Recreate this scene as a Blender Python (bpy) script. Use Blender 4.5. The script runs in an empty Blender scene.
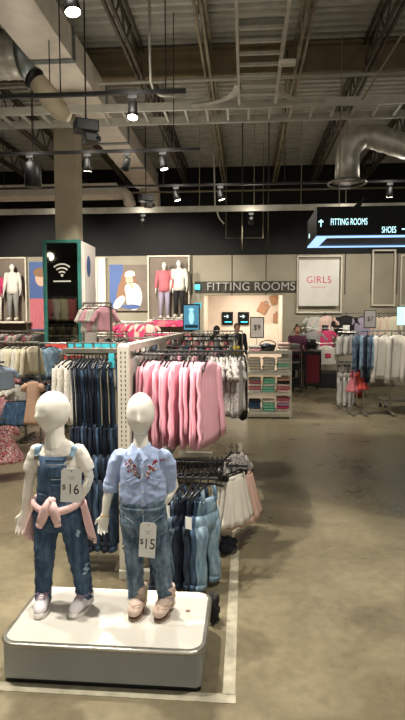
import bpy, bmesh, math, random
from mathutils import Vector, Matrix, noise
from mathutils.bvhtree import BVHTree
random.seed(7)
PI = math.pi
C = bpy.context.scene.collection
SC = bpy.context.scene
# ---------------------------------------------------------------- camera
F = 540.0; YAW = math.atan(42.5 / F); PITCH = math.atan(40 / F); EYE = 1.6
cam = bpy.data.cameras.new('camera'); cam.sensor_fit = 'VERTICAL'; cam.sensor_height = 24
cam.lens = 24 * F / 720; cam.clip_end = 100
co = bpy.data.objects.new('camera', cam); C.objects.link(co)
co.location = (0, 0, EYE); co.rotation_euler = (PI / 2 - PITCH, 0, YAW); SC.camera = co
fw = Vector((-math.sin(YAW) * math.cos(PITCH), math.cos(YAW) * math.cos(PITCH), -math.sin(PITCH)))
rt = Vector((math.cos(YAW), math.sin(YAW), 0)); up = rt.cross(fw)
def ray(px, py): return fw * F + rt * (px - 202.5) + up * (360 - py)
def at(px, py, Y):
    d = ray(px, py); t = Y / d.y; return Vector((d.x * t, Y, EYE + d.z * t))
def fl(px, py, z=0):
    d = ray(px, py); t = (z - EYE) / d.z; return Vector((d.x * t, d.y * t, z))
# ---------------------------------------------------------------- world, exposure, lights
w = bpy.data.worlds.new('world'); SC.world = w; w.use_nodes = True
w.node_tree.nodes['Background'].inputs[0].default_value = (1.0, .94, .82, 1)
w.node_tree.nodes['Background'].inputs[1].default_value = .72
SC.view_settings.view_transform = 'Standard'; SC.view_settings.look = 'None'
SC.view_settings.exposure = 0.32; SC.view_settings.gamma = 1.0
FILL_POWER = 5  # power of the fill light added beside each spotlight
WARM = (1.0, .93, .82)
def spot_data(power, deg=70, blend=.6, col=WARM, size=.05):
    l = bpy.data.lights.new('spot', 'SPOT'); l.energy = power; l.spot_size = math.radians(deg)
    l.spot_blend = blend; l.color = col; l.shadow_soft_size = size; return l
# ---------------------------------------------------------------- materials
def srgb(r, g, b):
    f = lambda c: (c / 255 / 12.92) if c / 255 <= .04045 else ((c / 255 + .055) / 1.055) ** 2.4
    return (f(r), f(g), f(b), 1)
def base_mat(name, col, rough=.6, metal=0, spec=.5):
    m = bpy.data.materials.new(name); m.use_nodes = True; p = m.node_tree.nodes['Principled BSDF']
    p.inputs['Base Color'].default_value = col; p.inputs['Roughness'].default_value = rough
    p.inputs['Metallic'].default_value = metal; p.inputs['Specular IOR Level'].default_value = spec
    return m
def N(m, t, **k):
    n = m.node_tree.nodes.new(t)
    for a, v in k.items(): setattr(n, a, v)
    return n
def Lk(m, a, b): m.node_tree.links.new(a, b)
def coords(m, scale=(1, 1, 1), obj=True):
    t = N(m, 'ShaderNodeTexCoord'); mp = N(m, 'ShaderNodeMapping'); mp.inputs['Scale'].default_value = scale
    Lk(m, t.outputs['Object'], mp.inputs['Vector']); return mp.outputs['Vector']
def ramp(m, stops, interp='LINEAR'):
    r = N(m, 'ShaderNodeValToRGB'); e = r.color_ramp; e.interpolation = interp
    while len(e.elements) < len(stops): e.elements.new(.5)
    for el, (p, c) in zip(e.elements, stops): el.position = p; el.color = c
    return r
def noisy(name, c1, c2, scale=20, rough=.7, metal=0, bump=.1, stretch=(1, 1, 1), lo=.35, hi=.65, detail=5, bdist=.003):
    m = base_mat(name, c1, rough, metal); p = m.node_tree.nodes['Principled BSDF']
    v = coords(m, stretch); n = N(m, 'ShaderNodeTexNoise'); n.inputs['Scale'].default_value = scale
    n.inputs['Detail'].default_value = detail; Lk(m, v, n.inputs['Vector'])
    r = ramp(m, [(lo, c1), (hi, c2)]); Lk(m, n.outputs['Fac'], r.inputs[0]); Lk(m, r.outputs[0], p.inputs['Base Color'])
    if bump:
        b = N(m, 'ShaderNodeBump'); b.inputs['Strength'].default_value = bump; b.inputs['Distance'].default_value = bdist
        Lk(m, n.outputs['Fac'], b.inputs['Height']); Lk(m, b.outputs[0], p.inputs['Normal'])
    return m
def fabric(name, col, var=.85, scale=14, bump=.5, rough=.85):
    c2 = tuple(c * var for c in col[:3]) + (1,)
    return noisy(name, col, c2, scale * 2, rough, 0, bump, (1, 1, .22), .3, .7, 6, .008)
def denim(name, dark, light):
    m = noisy(name, dark, light, 22, .85, 0, .55, (1.6, 1.6, .55), .38, .68, 8, .006); return m
def floral(name, basec, cols, scale=60):
    m = base_mat(name, basec, .85); p = m.node_tree.nodes['Principled BSDF']
    v = coords(m); vo = N(m, 'ShaderNodeTexVoronoi'); vo.inputs['Scale'].default_value = scale; Lk(m, v, vo.inputs['Vector'])
    n = len(cols); r = ramp(m, [(i / n, c) for i, c in enumerate(cols)], 'CONSTANT')
    Lk(m, vo.outputs['Color'], r.inputs[0])
    k = ramp(m, [(0, (1, 1, 1, 1)), (.42, (1, 1, 1, 1)), (.5, (0, 0, 0, 1))]); Lk(m, vo.outputs['Distance'], k.inputs[0])
    mx = N(m, 'ShaderNodeMix', data_type='RGBA'); Lk(m, k.outputs[0], mx.inputs[0]); mx.inputs[6].default_value = basec
    Lk(m, r.outputs[0], mx.inputs[7]); Lk(m, mx.outputs[2], p.inputs['Base Color'])
    return m
def stripes(name, c1, c2, scale=60, direction='Z'):
    m = base_mat(name, c1, .85); p = m.node_tree.nodes['Principled BSDF']
    v = coords(m); wv = N(m, 'ShaderNodeTexWave', bands_direction=direction); wv.inputs['Scale'].default_value = scale
    Lk(m, v, wv.inputs['Vector']); r = ramp(m, [(.45, c1), (.55, c2)]); Lk(m, wv.outputs['Fac'], r.inputs[0])
    Lk(m, r.outputs[0], p.inputs['Base Color']); return m
def glow(name, col, s):
    m = base_mat(name, col, .4); p = m.node_tree.nodes['Principled BSDF']
    p.inputs['Emission Color'].default_value = col; p.inputs['Emission Strength'].default_value = s; return m
def floor_mat():
    m = base_mat('polished_concrete', srgb(120, 108, 84), .3, 0, .35); p = m.node_tree.nodes['Principled BSDF']
    v = coords(m)
    n = N(m, 'ShaderNodeTexNoise'); n.inputs['Scale'].default_value = 1.3; n.inputs['Detail'].default_value = 9; n.inputs['Roughness'].default_value = .62
    Lk(m, v, n.inputs['Vector'])
    r = ramp(m, [(.28, srgb(98, 90, 70)), (.5, srgb(121, 112, 89)), (.72, srgb(140, 130, 105))]); Lk(m, n.outputs['Fac'], r.inputs[0])
    n2 = N(m, 'ShaderNodeTexNoise'); n2.inputs['Scale'].default_value = 18; n2.inputs['Detail'].default_value = 6; Lk(m, v, n2.inputs['Vector'])
    r2 = ramp(m, [(.3, (.82, .82, .82, 1)), (.7, (1.08, 1.08, 1.08, 1))]); Lk(m, n2.outputs['Fac'], r2.inputs[0])
    mx = N(m, 'ShaderNodeMix', data_type='RGBA', blend_type='MULTIPLY'); mx.inputs[0].default_value = 1
    Lk(m, r.outputs[0], mx.inputs[6]); Lk(m, r2.outputs[0], mx.inputs[7])
    # old spill stains with edges of their own
    n3 = N(m, 'ShaderNodeTexNoise'); n3.inputs['Scale'].default_value = .55; n3.inputs['Detail'].default_value = 7; n3.inputs['Distortion'].default_value = .6
    mp = N(m, 'ShaderNodeMapping'); mp.inputs['Location'].default_value = (3.1, 1.4, 0); Lk(m, v, mp.inputs['Vector']); Lk(m, mp.outputs[0], n3.inputs['Vector'])
    r3 = ramp(m, [(.37, (.72, .72, .72, 1)), (.43, (1, 1, 1, 1))]); Lk(m, n3.outputs['Fac'], r3.inputs[0])
    mx2 = N(m, 'ShaderNodeMix', data_type='RGBA', blend_type='MULTIPLY'); mx2.inputs[0].default_value = 1
    Lk(m, mx.outputs[2], mx2.inputs[6]); Lk(m, r3.outputs[0], mx2.inputs[7]); Lk(m, mx2.outputs[2], p.inputs['Base Color'])
    rr = ramp(m, [(.3, (.22, .22, .22, 1)), (.7, (.42, .42, .42, 1))]); Lk(m, n.outputs['Fac'], rr.inputs[0]); Lk(m, rr.outputs[0], p.inputs['Roughness'])
    return m
M = {}
M['floor'] = floor_mat()
M['tape'] = noisy('floor_tape', srgb(178, 172, 150), srgb(150, 144, 124), 14, .6)
M['black_wall'] = noisy('black_wall', srgb(15, 15, 14), srgb(21, 20, 18), 3, .8)
M['panel'] = noisy('wall_panel', srgb(150, 142, 122), srgb(158, 150, 130), 2, .7, bump=.02)
M['groove'] = base_mat('groove', srgb(70, 66, 56), .8)
M['cream'] = noisy('cream_paint', srgb(222, 214, 194), srgb(212, 204, 184), 6, .5, bump=.02)
M['niche'] = noisy('niche_back', srgb(120, 108, 96), srgb(132, 118, 104), 3, .7, bump=.02)
M['whitewall'] = noisy('white_wall', srgb(214, 200, 182), srgb(206, 192, 174), 3, .7, bump=.02)
M['deck'] = noisy('roof_deck', srgb(196, 194, 182), srgb(176, 174, 162), 5, .55, .1, .05)
M['joist'] = noisy('joist_steel', srgb(88, 80, 64), srgb(70, 64, 50), 9, .6, .1)
M['joist_light'] = noisy('joist_primer', srgb(150, 140, 114), srgb(128, 118, 94), 9, .6, .1)
M['girder'] = noisy('girder_paint', srgb(128, 112, 82), srgb(110, 96, 70), 4, .7)
M['galv'] = noisy('galvanised', srgb(216, 210, 198), srgb(176, 172, 160), 9, .38, .35, .05)
M['duct'] = noisy('duct_skin', srgb(232, 222, 206), srgb(214, 204, 188), 4, .42, .15, .03)
M['duct_side'] = M['duct']
M['band'] = noisy('duct_band', srgb(140, 146, 144), srgb(118, 126, 124), 10, .4, .6)
M['tray'] = noisy('tray_steel', srgb(190, 186, 172), srgb(170, 166, 152), 8, .5, .1)
M['creampipe'] = noisy('cream_duct', srgb(226, 212, 182), srgb(214, 200, 170), 6, .6)
M['column'] = noisy('column_paint', srgb(158, 148, 124), srgb(150, 140, 118), 4, .8, bump=.02)
M['black'] = noisy('black_metal', srgb(20, 20, 20), srgb(28, 28, 27), 12, .45)
M['blackplastic'] = noisy('black_plastic', srgb(18, 18, 19), srgb(26, 26, 27), 12, .35)
M['chrome'] = noisy('chrome', srgb(200, 198, 190), srgb(180, 178, 172), 8, .25, .9, 0)
M['steel'] = noisy('rack_steel', srgb(150, 146, 134), srgb(130, 126, 116), 8, .35, .75, 0)
M['fixture'] = noisy('fixture_white', srgb(214, 208, 192), srgb(204, 198, 182), 8, .5, bump=.02)
M['slot'] = base_mat('slot_dark', srgb(60, 56, 48), .8)
M['mannequin'] = noisy('mannequin_gloss', srgb(236, 232, 221), srgb(230, 226, 214), 5, .42, bump=.01)
M['plat_top'] = noisy('platform_top', srgb(212, 209, 199), srgb(204, 200, 190), 3, .4, bump=.02)
M['plat_side'] = noisy('platform_side', srgb(152, 155, 154), srgb(142, 145, 144), 3, .42, .3, .02)
M['alu'] = noisy('aluminium_trim', srgb(190, 186, 174), srgb(170, 166, 154), 8, .3, .85, 0)
M['teal'] = noisy('teal_frame', srgb(62, 128, 118), srgb(52, 114, 106), 8, .45)
M['mirror'] = base_mat('mirror_glass', srgb(150, 150, 138), .03, 1.0)
M['white_print'] = base_mat('white_print', srgb(214, 212, 200), .6)
M['card'] = base_mat('tag_card', srgb(240, 240, 236), .55)
M['ink'] = base_mat('ink', srgb(30, 30, 32), .6)
M['greyink'] = base_mat('grey_ink', srgb(150, 150, 150), .6)
M['pinkink'] = base_mat('pink_ink', srgb(200, 62, 92), .6)
M['gold'] = base_mat('gold', srgb(200, 160, 80), .3, .9)
M['skin'] = noisy('skin', srgb(176, 126, 98), srgb(168, 118, 90), 20, .6, bump=.02)
M['hair'] = noisy('dark_hair', srgb(34, 26, 22), srgb(50, 38, 30), 60, .6, stretch=(1, 1, .2))
M['eye'] = base_mat('eye_white', srgb(230, 226, 220), .3)
M['lip'] = base_mat('lip', srgb(150, 70, 66), .5)
M['lampglow'] = glow('lamp_glow', (1, .86, .62, 1), 14)
M['led'] = glow('led_blue_white', srgb(150, 190, 242), 1.3)
M['signtext'] = glow('sign_letter_glow', srgb(190, 235, 240), 1.5)
M['cyan'] = glow('cyan_light', srgb(60, 200, 220), .9)
M['cyanp'] = base_mat('cyan_plastic', srgb(70, 196, 214), .3)
M['screenblue'] = glow('screen_blue', srgb(90, 160, 190), .55)
M['screenlight'] = glow('screen_light', srgb(170, 220, 230), .9)
M['screendark'] = glow('screen_dark', srgb(30, 60, 80), .3)
M['signblack'] = base_mat('sign_black', srgb(8, 11, 11), .5, 0, .2)
M['wfelt'] = fabric('white_cotton', srgb(228, 222, 210))
M['creamf'] = fabric('cream_cotton', srgb(224, 214, 186))
M['lace'] = floral('lace', srgb(216, 210, 198), [srgb(196, 190, 180), srgb(180, 174, 164), srgb(228, 224, 214)], 90)
M['pinkshirt'] = fabric('pink_shirting', srgb(238, 176, 190), .9)
M['pinkjacket'] = fabric('blush_fleece', srgb(240, 202, 198), .92)
M['palepink'] = fabric('pale_pink', srgb(228, 196, 182))
M['tulle'] = fabric('pink_tulle', srgb(226, 188, 172))
M['hotpink'] = fabric('hot_pink', srgb(206, 66, 110))
M['rosef'] = fabric('rose', srgb(206, 116, 124))
M['red'] = fabric('coral_red', srgb(196, 74, 62))
M['yellow'] = fabric('yellow', srgb(196, 176, 60))
M['purple'] = fabric('purple', srgb(84, 36, 60))
M['lilac'] = fabric('lilac', srgb(170, 160, 180))
M['greyf'] = fabric('grey_jersey', srgb(150, 148, 142))
M['ltgrey'] = fabric('light_grey', srgb(190, 188, 180))
M['blackf'] = fabric('black_cotton', srgb(32, 30, 30))
M['greenf'] = fabric('green', srgb(140, 214, 184))
M['bluef'] = fabric('powder_blue', srgb(160, 176, 196))
M['navyf'] = fabric('navy', srgb(36, 42, 58))
M['peach'] = fabric('peach', srgb(220, 180, 152))
M['shirtblue'] = fabric('pale_blue_chambray', srgb(168, 186, 222), .88, 16, .6)
M['denim_dark'] = denim('dark_denim', srgb(26, 36, 52), srgb(52, 68, 90))
M['denim_deep'] = denim('deep_denim', srgb(20, 28, 42), srgb(46, 62, 84))
M['denim_mid'] = denim('mid_denim', srgb(42, 70, 100), srgb(78, 108, 136))
M['denim_grey'] = denim('grey_denim', srgb(56, 76, 96), srgb(122, 142, 156))
M['denim_light'] = denim('light_denim', srgb(104, 134, 156), srgb(156, 180, 194))
M['denim_overall'] = denim('overall_denim', srgb(40, 62, 88), srgb(78, 104, 130))
M['denim_pale'] = denim('pale_denim', srgb(140, 168, 190), srgb(186, 206, 216))
M['stitch'] = base_mat('stitch', srgb(150, 156, 150), .8)
M['patt'] = floral('black_white_print', srgb(168, 162, 156), [srgb(40, 38, 40), srgb(200, 196, 190), srgb(90, 86, 90)], 120)
M['floralpink'] = floral('pink_floral', srgb(200, 150, 150), [srgb(200, 50, 80), srgb(236, 220, 210), srgb(120, 60, 80), srgb(220, 140, 150)], 55)
M['floraldark'] = floral('dark_floral', srgb(40, 56, 76), [srgb(150, 60, 80), srgb(60, 90, 110), srgb(180, 170, 160)], 60)
M['plaid'] = stripes('red_plaid', srgb(150, 34, 50), srgb(26, 18, 20), 22)
M['suede'] = noisy('blush_suede', srgb(204, 182, 168), srgb(192, 168, 154), 30, .9, bump=.2)
M['sneaker'] = fabric('sneaker_canvas', srgb(228, 222, 226))
M['lacepink'] = fabric('lilac_laces', srgb(186, 160, 184))
M['rubber'] = base_mat('white_rubber', srgb(226, 222, 214), .5)
M['sole'] = base_mat('tan_sole', srgb(136, 112, 94), .7)
M['studs'] = base_mat('studs', srgb(190, 170, 130), .3, .8)
M['bagbrown'] = base_mat('kraft_brown', srgb(168, 128, 96), .8)
M['dustyblue'] = base_mat('poster_blue', srgb(70, 96, 150), .6)
M['pskin'] = base_mat('poster_skin', srgb(222, 176, 152), .6)
M['phair'] = base_mat('poster_hair', srgb(140, 100, 70), .6)
M['pwhite'] = base_mat('poster_white', srgb(236, 226, 218), .6)
M['pgrey'] = base_mat('poster_grey', srgb(150, 146, 144), .6)
M['emb_red'] = base_mat('thread_red', srgb(162, 78, 88), .8)
M['emb_white'] = base_mat('thread_white', srgb(236, 228, 222), .8)
M['emb_green'] = base_mat('thread_green', srgb(84, 100, 84), .8)
# ---------------------------------------------------------------- object helpers
def tag(o, label=None, cat=None, group=None, kind=None):
    if label: o['label'] = label
    if cat: o['category'] = cat
    if group: o['group'] = group
    if kind: o['kind'] = kind
    return o
def empty(name, loc, rz=0, label=None, cat=None, group=None):
    o = bpy.data.objects.new(name, None); C.objects.link(o); o.empty_display_size = .05
    o.location = loc; o.rotation_euler.z = rz
    return tag(o, label, cat, group)
class MB:
    def __init__(s): s.bm = bmesh.new()
    def box(s, c, d, rot=None, bev=0):
        mt = Matrix.Translation(Vector(c)) @ (rot.to_4x4() if rot else Matrix()) @ Matrix.Diagonal((*d, 1))
        r = bmesh.ops.create_cube(s.bm, size=1, matrix=mt)
        if bev:
            es = list({e for v in r['verts'] for e in v.link_edges})
            bmesh.ops.bevel(s.bm, geom=es, offset=bev, segments=2, affect='EDGES', profile=.5)
        return s
    def cyl(s, p, q, r, r2=None, seg=12):
        p, q = Vector(p), Vector(q); return s.tube([p, q], [r, r if r2 is None else r2], seg)
    def tube(s, pts, radii, seg=10, side=None, cap=True, fold=None, close=False):
        """loft round pts; a radius may be (a, b): a along side, b across"""
        pts = [Vector(p) for p in pts]; n = len(pts)
        if not isinstance(radii, (list, tuple)) or (isinstance(radii, tuple) and len(radii) == 2 and n != 2): radii = [radii] * n
        rings = []; prev = None
        for i, p in enumerate(pts):
            if close: t = pts[(i + 1) % n] - pts[i - 1]
            else: t = pts[min(i + 1, n - 1)] - pts[max(i - 1, 0)]
            t.normalize()
            if side is not None: sd = Vector(side)
            elif prev is not None: sd = prev
            else: sd = Vector((1, 0, 0)) if abs(t.x) < .9 else Vector((0, 1, 0))
            sd = (sd - t * sd.dot(t))
            if sd.length < 1e-4: sd = Vector((0, 1, 0)) - t * t.y
            sd.normalize(); prev = sd; cr = t.cross(sd)
            r = radii[i]; a, b = (r, r) if not isinstance(r, (tuple, list)) else r
            ring = []
            for k in range(seg):
                g = 2 * PI * k / seg; f = fold(g, i / max(n - 1, 1)) if fold else 1
                ring.append(s.bm.verts.new(p + sd * (a * math.cos(g) * f) + cr * (b * math.sin(g) * f)))
            rings.append(ring)
        m = n if close else n - 1
        for i in range(m):
            A, B = rings[i], rings[(i + 1) % n]
            for k in range(seg): s.bm.faces.new((A[k], A[(k + 1) % seg], B[(k + 1) % seg], B[k]))
        if cap and not close:
            s.bm.faces.new(list(reversed(rings[0]))); s.bm.faces.new(rings[-1])
        return s
    def ball(s, c, r, seg=16, rot=None, fn=None):
        r = (r, r, r) if not isinstance(r, (tuple, list)) else r
        res = bmesh.ops.create_uvsphere(s.bm, u_segments=seg, v_segments=seg * 3 // 4, radius=1)
        for v in res['verts']:
            q = v.co.copy()
            if fn: q = fn(q)
            q = Vector((q.x * r[0], q.y * r[1], q.z * r[2]))
            if rot: q = rot @ q
            v.co = q + Vector(c)
        return s
    def poly(s, pts, vec):
        """prism: outline pts (3-D, planar) pushed along vec"""
        a = [s.bm.verts.new(Vector(p)) for p in pts]; b = [s.bm.verts.new(Vector(p) + Vector(vec)) for p in pts]
        n = len(a); s.bm.faces.new(list(reversed(a))); s.bm.faces.new(b)
        for i in range(n): s.bm.faces.new((a[i], a[(i + 1) % n], b[(i + 1) % n], b[i]))
        return s
    def mesh(s, name, mat, smooth=True):
        bmesh.ops.recalc_face_normals(s.bm, faces=s.bm.faces)
        me = bpy.data.meshes.new(name); s.bm.to_mesh(me); s.bm.free(); me.materials.append(M[mat] if isinstance(mat, str) else mat)
        if smooth: me.shade_smooth()
        return me
    def build(s, name, mat, parent=None, loc=None, smooth=False, label=None, auto=True):
        me = s.mesh(name, mat, smooth)
        o = bpy.data.objects.new(name, me); C.objects.link(o)
        if parent: o.parent = parent
        if loc is not None: o.location = loc
        if label: o['label'] = label
        return o
def struct(name, mb, mat, smooth=False): o = mb.build(name, mat, smooth=smooth); o['kind'] = 'structure'; return o
def copy_tree(o, parent=None):
    c = o.copy(); C.objects.link(c)
    if parent: c.parent = parent
    for ch in list(o.children): copy_tree(ch, c)
    return c
def text(txt, size, mat, parent, loc, rz=0, name='lettering', ext=.002, space=1.0, wx=1.0, align='CENTER'):
    cu = bpy.data.curves.new('t', 'FONT'); cu.body = txt; cu.size = size; cu.extrude = ext; cu.align_x = align
    cu.align_y = 'CENTER'; cu.space_character = space
    tmp = bpy.data.objects.new('t', cu); C.objects.link(tmp)
    dg = bpy.context.evaluated_depsgraph_get(); me = bpy.data.meshes.new_from_object(tmp.evaluated_get(dg))
    bpy.data.objects.remove(tmp)
    for v in me.vertices: v.co = Vector((v.co.x * wx, -v.co.z, v.co.y))
    me.materials.clear(); me.materials.append(M[mat])
    o = bpy.data.objects.new(name, me); C.objects.link(o); o.parent = parent; o.location = loc; o.rotation_euler.z = rz
    return o
def arrow(mb, c, s, direction, d=.004, t=.14):
    """stroke arrow in the XZ plane"""
    def bar(p, q):
        p, q = Vector(p), Vector(q); v = (q - p); n = Vector((-v.z, 0, v.x)).normalized() * s * t / 2
        mb.poly([p + n, q + n, q - n, p - n], (0, d, 0))
    c = Vector(c); u_ = Vector(direction).normalized(); n_ = Vector((-u_.z, 0, u_.x))
    tip = c + u_ * s / 2; bar(c - u_ * s / 2, tip)
    bar(tip + u_ * s * t * .3, tip - u_ * s * .32 + n_ * s * .36); bar(tip + u_ * s * t * .3, tip - u_ * s * .32 - n_ * s * .36)
    return mb
# ================================================================= SETTING
struct('floor', MB().box((0, 6, -.05), (22, 22, .1)), 'floor')
YW = 13.6
# corrugated deck, ribs run across
mb = MB(); y = -2.0; prof = []
while y < 15.2:
    prof += [(y, 5.42), (y + .03, 5.36), (y + .09, 5.36), (y + .12, 5.42)]; y += .16
va = [mb.bm.verts.new((-11, a, b)) for a, b in prof]; vb = [mb.bm.verts.new((11, a, b)) for a, b in prof]
for i in range(len(prof) - 1): mb.bm.faces.new((va[i], va[i + 1], vb[i + 1], vb[i]))
vt = [mb.bm.verts.new(p) for p in ((-11, prof[0][0], 5.5), (-11, prof[-1][0], 5.5), (11, prof[-1][0], 5.5), (11, prof[0][0], 5.5))]
mb.bm.faces.new(vt)
struct('ceiling', mb, 'deck')
# back wall: dark upper part, pale panelled lower part with the fitting-room opening
ox0, ox1, oz = at(203, 300, YW).x, at(283, 300, YW).x, at(240, 295, YW).z
zt = at(240, 255, YW).z
struct('wall_back_upper', MB().box((0, YW + .15, (5.42 + zt) / 2), (22, .2, 5.42 - zt)), 'black_wall')
mb = MB()
mb.box(((-11 + ox0) / 2, YW + .1, zt / 2), (ox0 + 11, .2, zt)).box(((11 + ox1) / 2, YW + .1, zt / 2), (11 - ox1, .2, zt))
mb.box(((ox0 + ox1) / 2, YW + .1, (zt + oz) / 2), (ox1 - ox0, .2, zt - oz))
struct('wall_back', mb, 'panel')
mb = MB()
for px in (192, 232, 266, 297, 345, 371, 397): mb.box((at(px, 280, YW).x, YW - .004, (zt + oz) / 2), (.025, .012, zt - oz))
struct('trim_1', mb, 'groove')
mb = MB().box(((ox0 + ox1) / 2, YW + 2.2, 1.3), (ox1 - ox0 + 1, .1, 2.6)).box((ox0 - .05, YW + 1.2, 1.3), (.1, 2.0, 2.6)).box((ox1 + .05, YW + 1.2, 1.3), (.1, 2.0, 2.6)).box(((ox0 + ox1) / 2, YW + 1.2, 2.65), (ox1 - ox0 + .2, 2.2, .1))
struct('wall_fitting_room', mb, 'whitewall')
struct('wall_left', MB().box((-9.1, 4, 2.7), (.2, 20, 5.42)), 'black_wall')
struct('wall_mirror_backdrop', MB().box((-6.2, -5.1, 2.7), (5.8, .2, 5.42)), 'black_wall')  # unseen partial wall, added as a dark backdrop for the mirror
struct('wall_right', MB().box((8.1, 6, 2.7), (.2, 16, 5.42)), 'black_wall')
cx0 = at(55, 200, 7.95); cx1 = at(76, 200, 7.95)
col = struct('wall_column', MB().box(((cx0.x + cx1.x) / 2, 8.1, 2.71), (cx1.x - cx0.x, .32, 5.42)), 'column'); col.name = 'trim_2'
# floor tape round the island
TX = fl(236, 688).x
mb = MB().box((TX - .03, 4.6, .0015), (.055, 4.8, .003)).box((-1.2, 2.175, .0015), (2.34 , .055, .003))
tag(mb.build('floor_tape', 'tape'), 'pale tape strip on the concrete floor around the mannequin platform', 'tape')
# ================================================================= CEILING STEEL AND SERVICES
def joist(X, label, y0=-1.0, y1=13.4, mat='joist'):
    r = empty('roof_joist', (X, y0, 4.9), 0, label, 'joist', 'open web joists under the roof deck')
    for z, nm in ((0, 'bottom_chord'), (.4, 'top_chord')):
        MB().box((-.035, (y1 - y0) / 2, z), (.03, y1 - y0, .05)).box((.035, (y1 - y0) / 2, z), (.03, y1 - y0, .05)).build(nm, mat, r)
    m = MB(); y = .1; s = 0
    while y + .28 < y1 - y0:
        m.cyl((0, y, .02 if s else .38), (0, y + .28, .38 if s else .02), .014, seg=6); y += .28; s = 1 - s
    m.build('web', mat, r)
for X, lb in ((-6.2, 'brown steel roof joist at the far left edge'), (-5.05, 'brown steel roof joist outside the spiral duct on the left'), (-3.9, 'brown steel roof joist left of the long duct, above the spiral duct'),
              (-2.85, 'brown steel roof joist running just left of the long duct'), (-1.45, 'brown steel roof joist between the long duct and the ladder tray, nearer the duct'),
              (-.52, 'brown steel roof joist just left of the ladder cable tray'), (.68, 'brown steel roof joist just right of the ladder cable tray'),
              (1.6, 'brown steel roof joist above the black fitting rooms sign'), (2.75, 'brown steel roof joist at the right edge of the ceiling'), (3.9, 'brown steel roof joist farthest right')):
    joist(X, lb, mat='joist_light' if X in (-.52, .68) else 'joist')
GY = 7.7
mb = MB().box((-.5, GY, 5.11), (16.1, .03, .40)).box((-.5, GY, 4.93), (16.1, .2, .03)).box((-.5, GY, 5.3), (16.1, .2, .03))
tag(mb.build('steel_girder', 'girder'), 'deep brown steel girder crossing the whole ceiling above the cross tray', 'beam')
tag(MB().cyl((-8, 7.45, 4.80), (7, 7.45, 4.80), .022).build('sprinkler_pipe', 'tray', smooth=True), 'thin pale sprinkler pipe just below the brown girder', 'pipe')
tag(MB().cyl((-8, 12.2, 4.45), (7, 12.2, 4.45), .02).build('sprinkler_pipe', 'joist_light', smooth=True), 'thin brown sprinkler pipe in front of the dark back wall', 'pipe')
tag(MB().cyl((-8, 5.6, 5.16), (7, 5.6, 5.16), .03).build('sprinkler_pipe', 'black', smooth=True), 'dark pipe high under the deck, in front of the girder', 'pipe')
# long ladder tray along the shop
TZ = 4.3
r = empty('cable_tray', (0, 0, TZ), 0, 'pale steel ladder cable tray running lengthwise over the aisle', 'cable tray')
for x in (-.09, .355): MB().box((x, 4.2, 0), (.03, 5.4, .1)).build('side_rail', 'tray', r)
rung = MB().box((0, 0, 0), (.44, .03, .03)).mesh('rung', 'tray', False)
def add_rung(p, rz=0):
    o = bpy.data.objects.new('rung', rung); C.objects.link(o); o.parent = r; o.location = p; o.rotation_euler.z = rz
y = 1.6
while y < 6.8: add_rung((.13, y, -.02)); y += .24
MB().box((.13, 5.2, .03), (.5, .12, .008)).build('splice_plate', 'band', r)
# cross ladder tray
r = empty('cable_tray', (0, 0, TZ), 0, 'pale steel ladder cable tray running crosswise from wall to wall', 'cable tray')
for y, nm in ((7.02, 'side_rail'), (7.5, 'side_rail')): MB().box((-.5, y, 0), (15, .03, .1)).build(nm, 'tray', r)
x = -7.8
while x < 6.9: add_rung((x, 7.26, -.02), PI / 2); x += .27
for sx, xe in ((-1, -.09), (1, .355)):
    pts = [Vector((xe + sx * .6 * (1 - math.cos(a)), 6.45 + .57 * math.sin(a), 0)) for a in [i * PI / 16 for i in range(9)]]
    m = MB(); m.tube(pts, [(.015, .05)] * 9, 4, side=(0, 0, 1)); m.bm.transform if False else None
    m.build('curved_fillet', 'tray', r)
MB().box((2.1, 7.0, .0), (.13, .02, .08)).build('tray_label', 'joist', r)
# smoke detector box under the tray
d = at(287, 78, 5.6); r = empty('detector', (d.x, 5.6, 4.14), 0, 'small white round-edged detector hanging under the lengthwise ladder tray', 'detector')
MB().box((0, 0, 0), (.17, .1, .05), bev=.018).build('housing', 'fixture', r); MB().cyl((0, 0, .02), (0, 0, .12), .008).build('stem', 'black', r)
# long rectangular duct
r = empty('air_duct', (-2.25, 0, 4.6), 0, 'long rectangular sheet metal duct running toward the back on the left', 'duct')
MB().box((0, 5.4, .17), (.5, 14.2, .34)).build('duct_body', 'duct', r)
for y in (3.2, 5.05, 6.35, 7.85, 9.3, 10.8): MB().box((0, y, .17), (.53, .09, .37)).build('flange', 'band', r)
MB().tube([(0, 12.45 + .45 * math.sin(a), .12 - .45 * (1 - math.cos(a))) for a in [i * PI / 2 / 8 for i in range(9)]], [(.24, .17)] * 9, 20, side=(1, 0, 0)).build('end_elbow', 'duct', r, smooth=True)
# spiral duct from the left
r = empty('spiral_duct', (0, 0, 0), 0, 'shiny round spiral duct entering from the left edge beside the long duct', 'duct')
m = MB(); pts = []; rad = []
n = 90
for i in range(n):
    x = -5.4 + i * .032; pts.append((x, 6.4, 4.70)); rad.append(.255 + (.006 if i % 4 == 0 else 0))
m.tube(pts, rad, 28).build('spiral_run', 'galv', r, smooth=True)
m = MB(); m.tube([(-2.62 + .11 * a, 6.4, 4.70) for a in (0, .5, 1)], [.285, .285, .27], 28); m.build('collar', 'band', r, smooth=True)
r = empty('elbow_duct', (0, 0, 0), 0, 'cream round duct elbow bending down under the long duct', 'duct')
a0 = at(38, 82, 5.9); a1 = at(50, 98, 5.9); a2 = at(60, 112, 5.9); a3 = at(69, 117, 5.9)
MB().tube([a0, a1, a2, a3], [.10, .115, .095, .06], 20).build('elbow_tube', 'creampipe', r, smooth=True)
MB().cyl(a1, (a1.x, a1.y, 5.4), .006).build('strap_rod', 'black', r)
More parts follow.
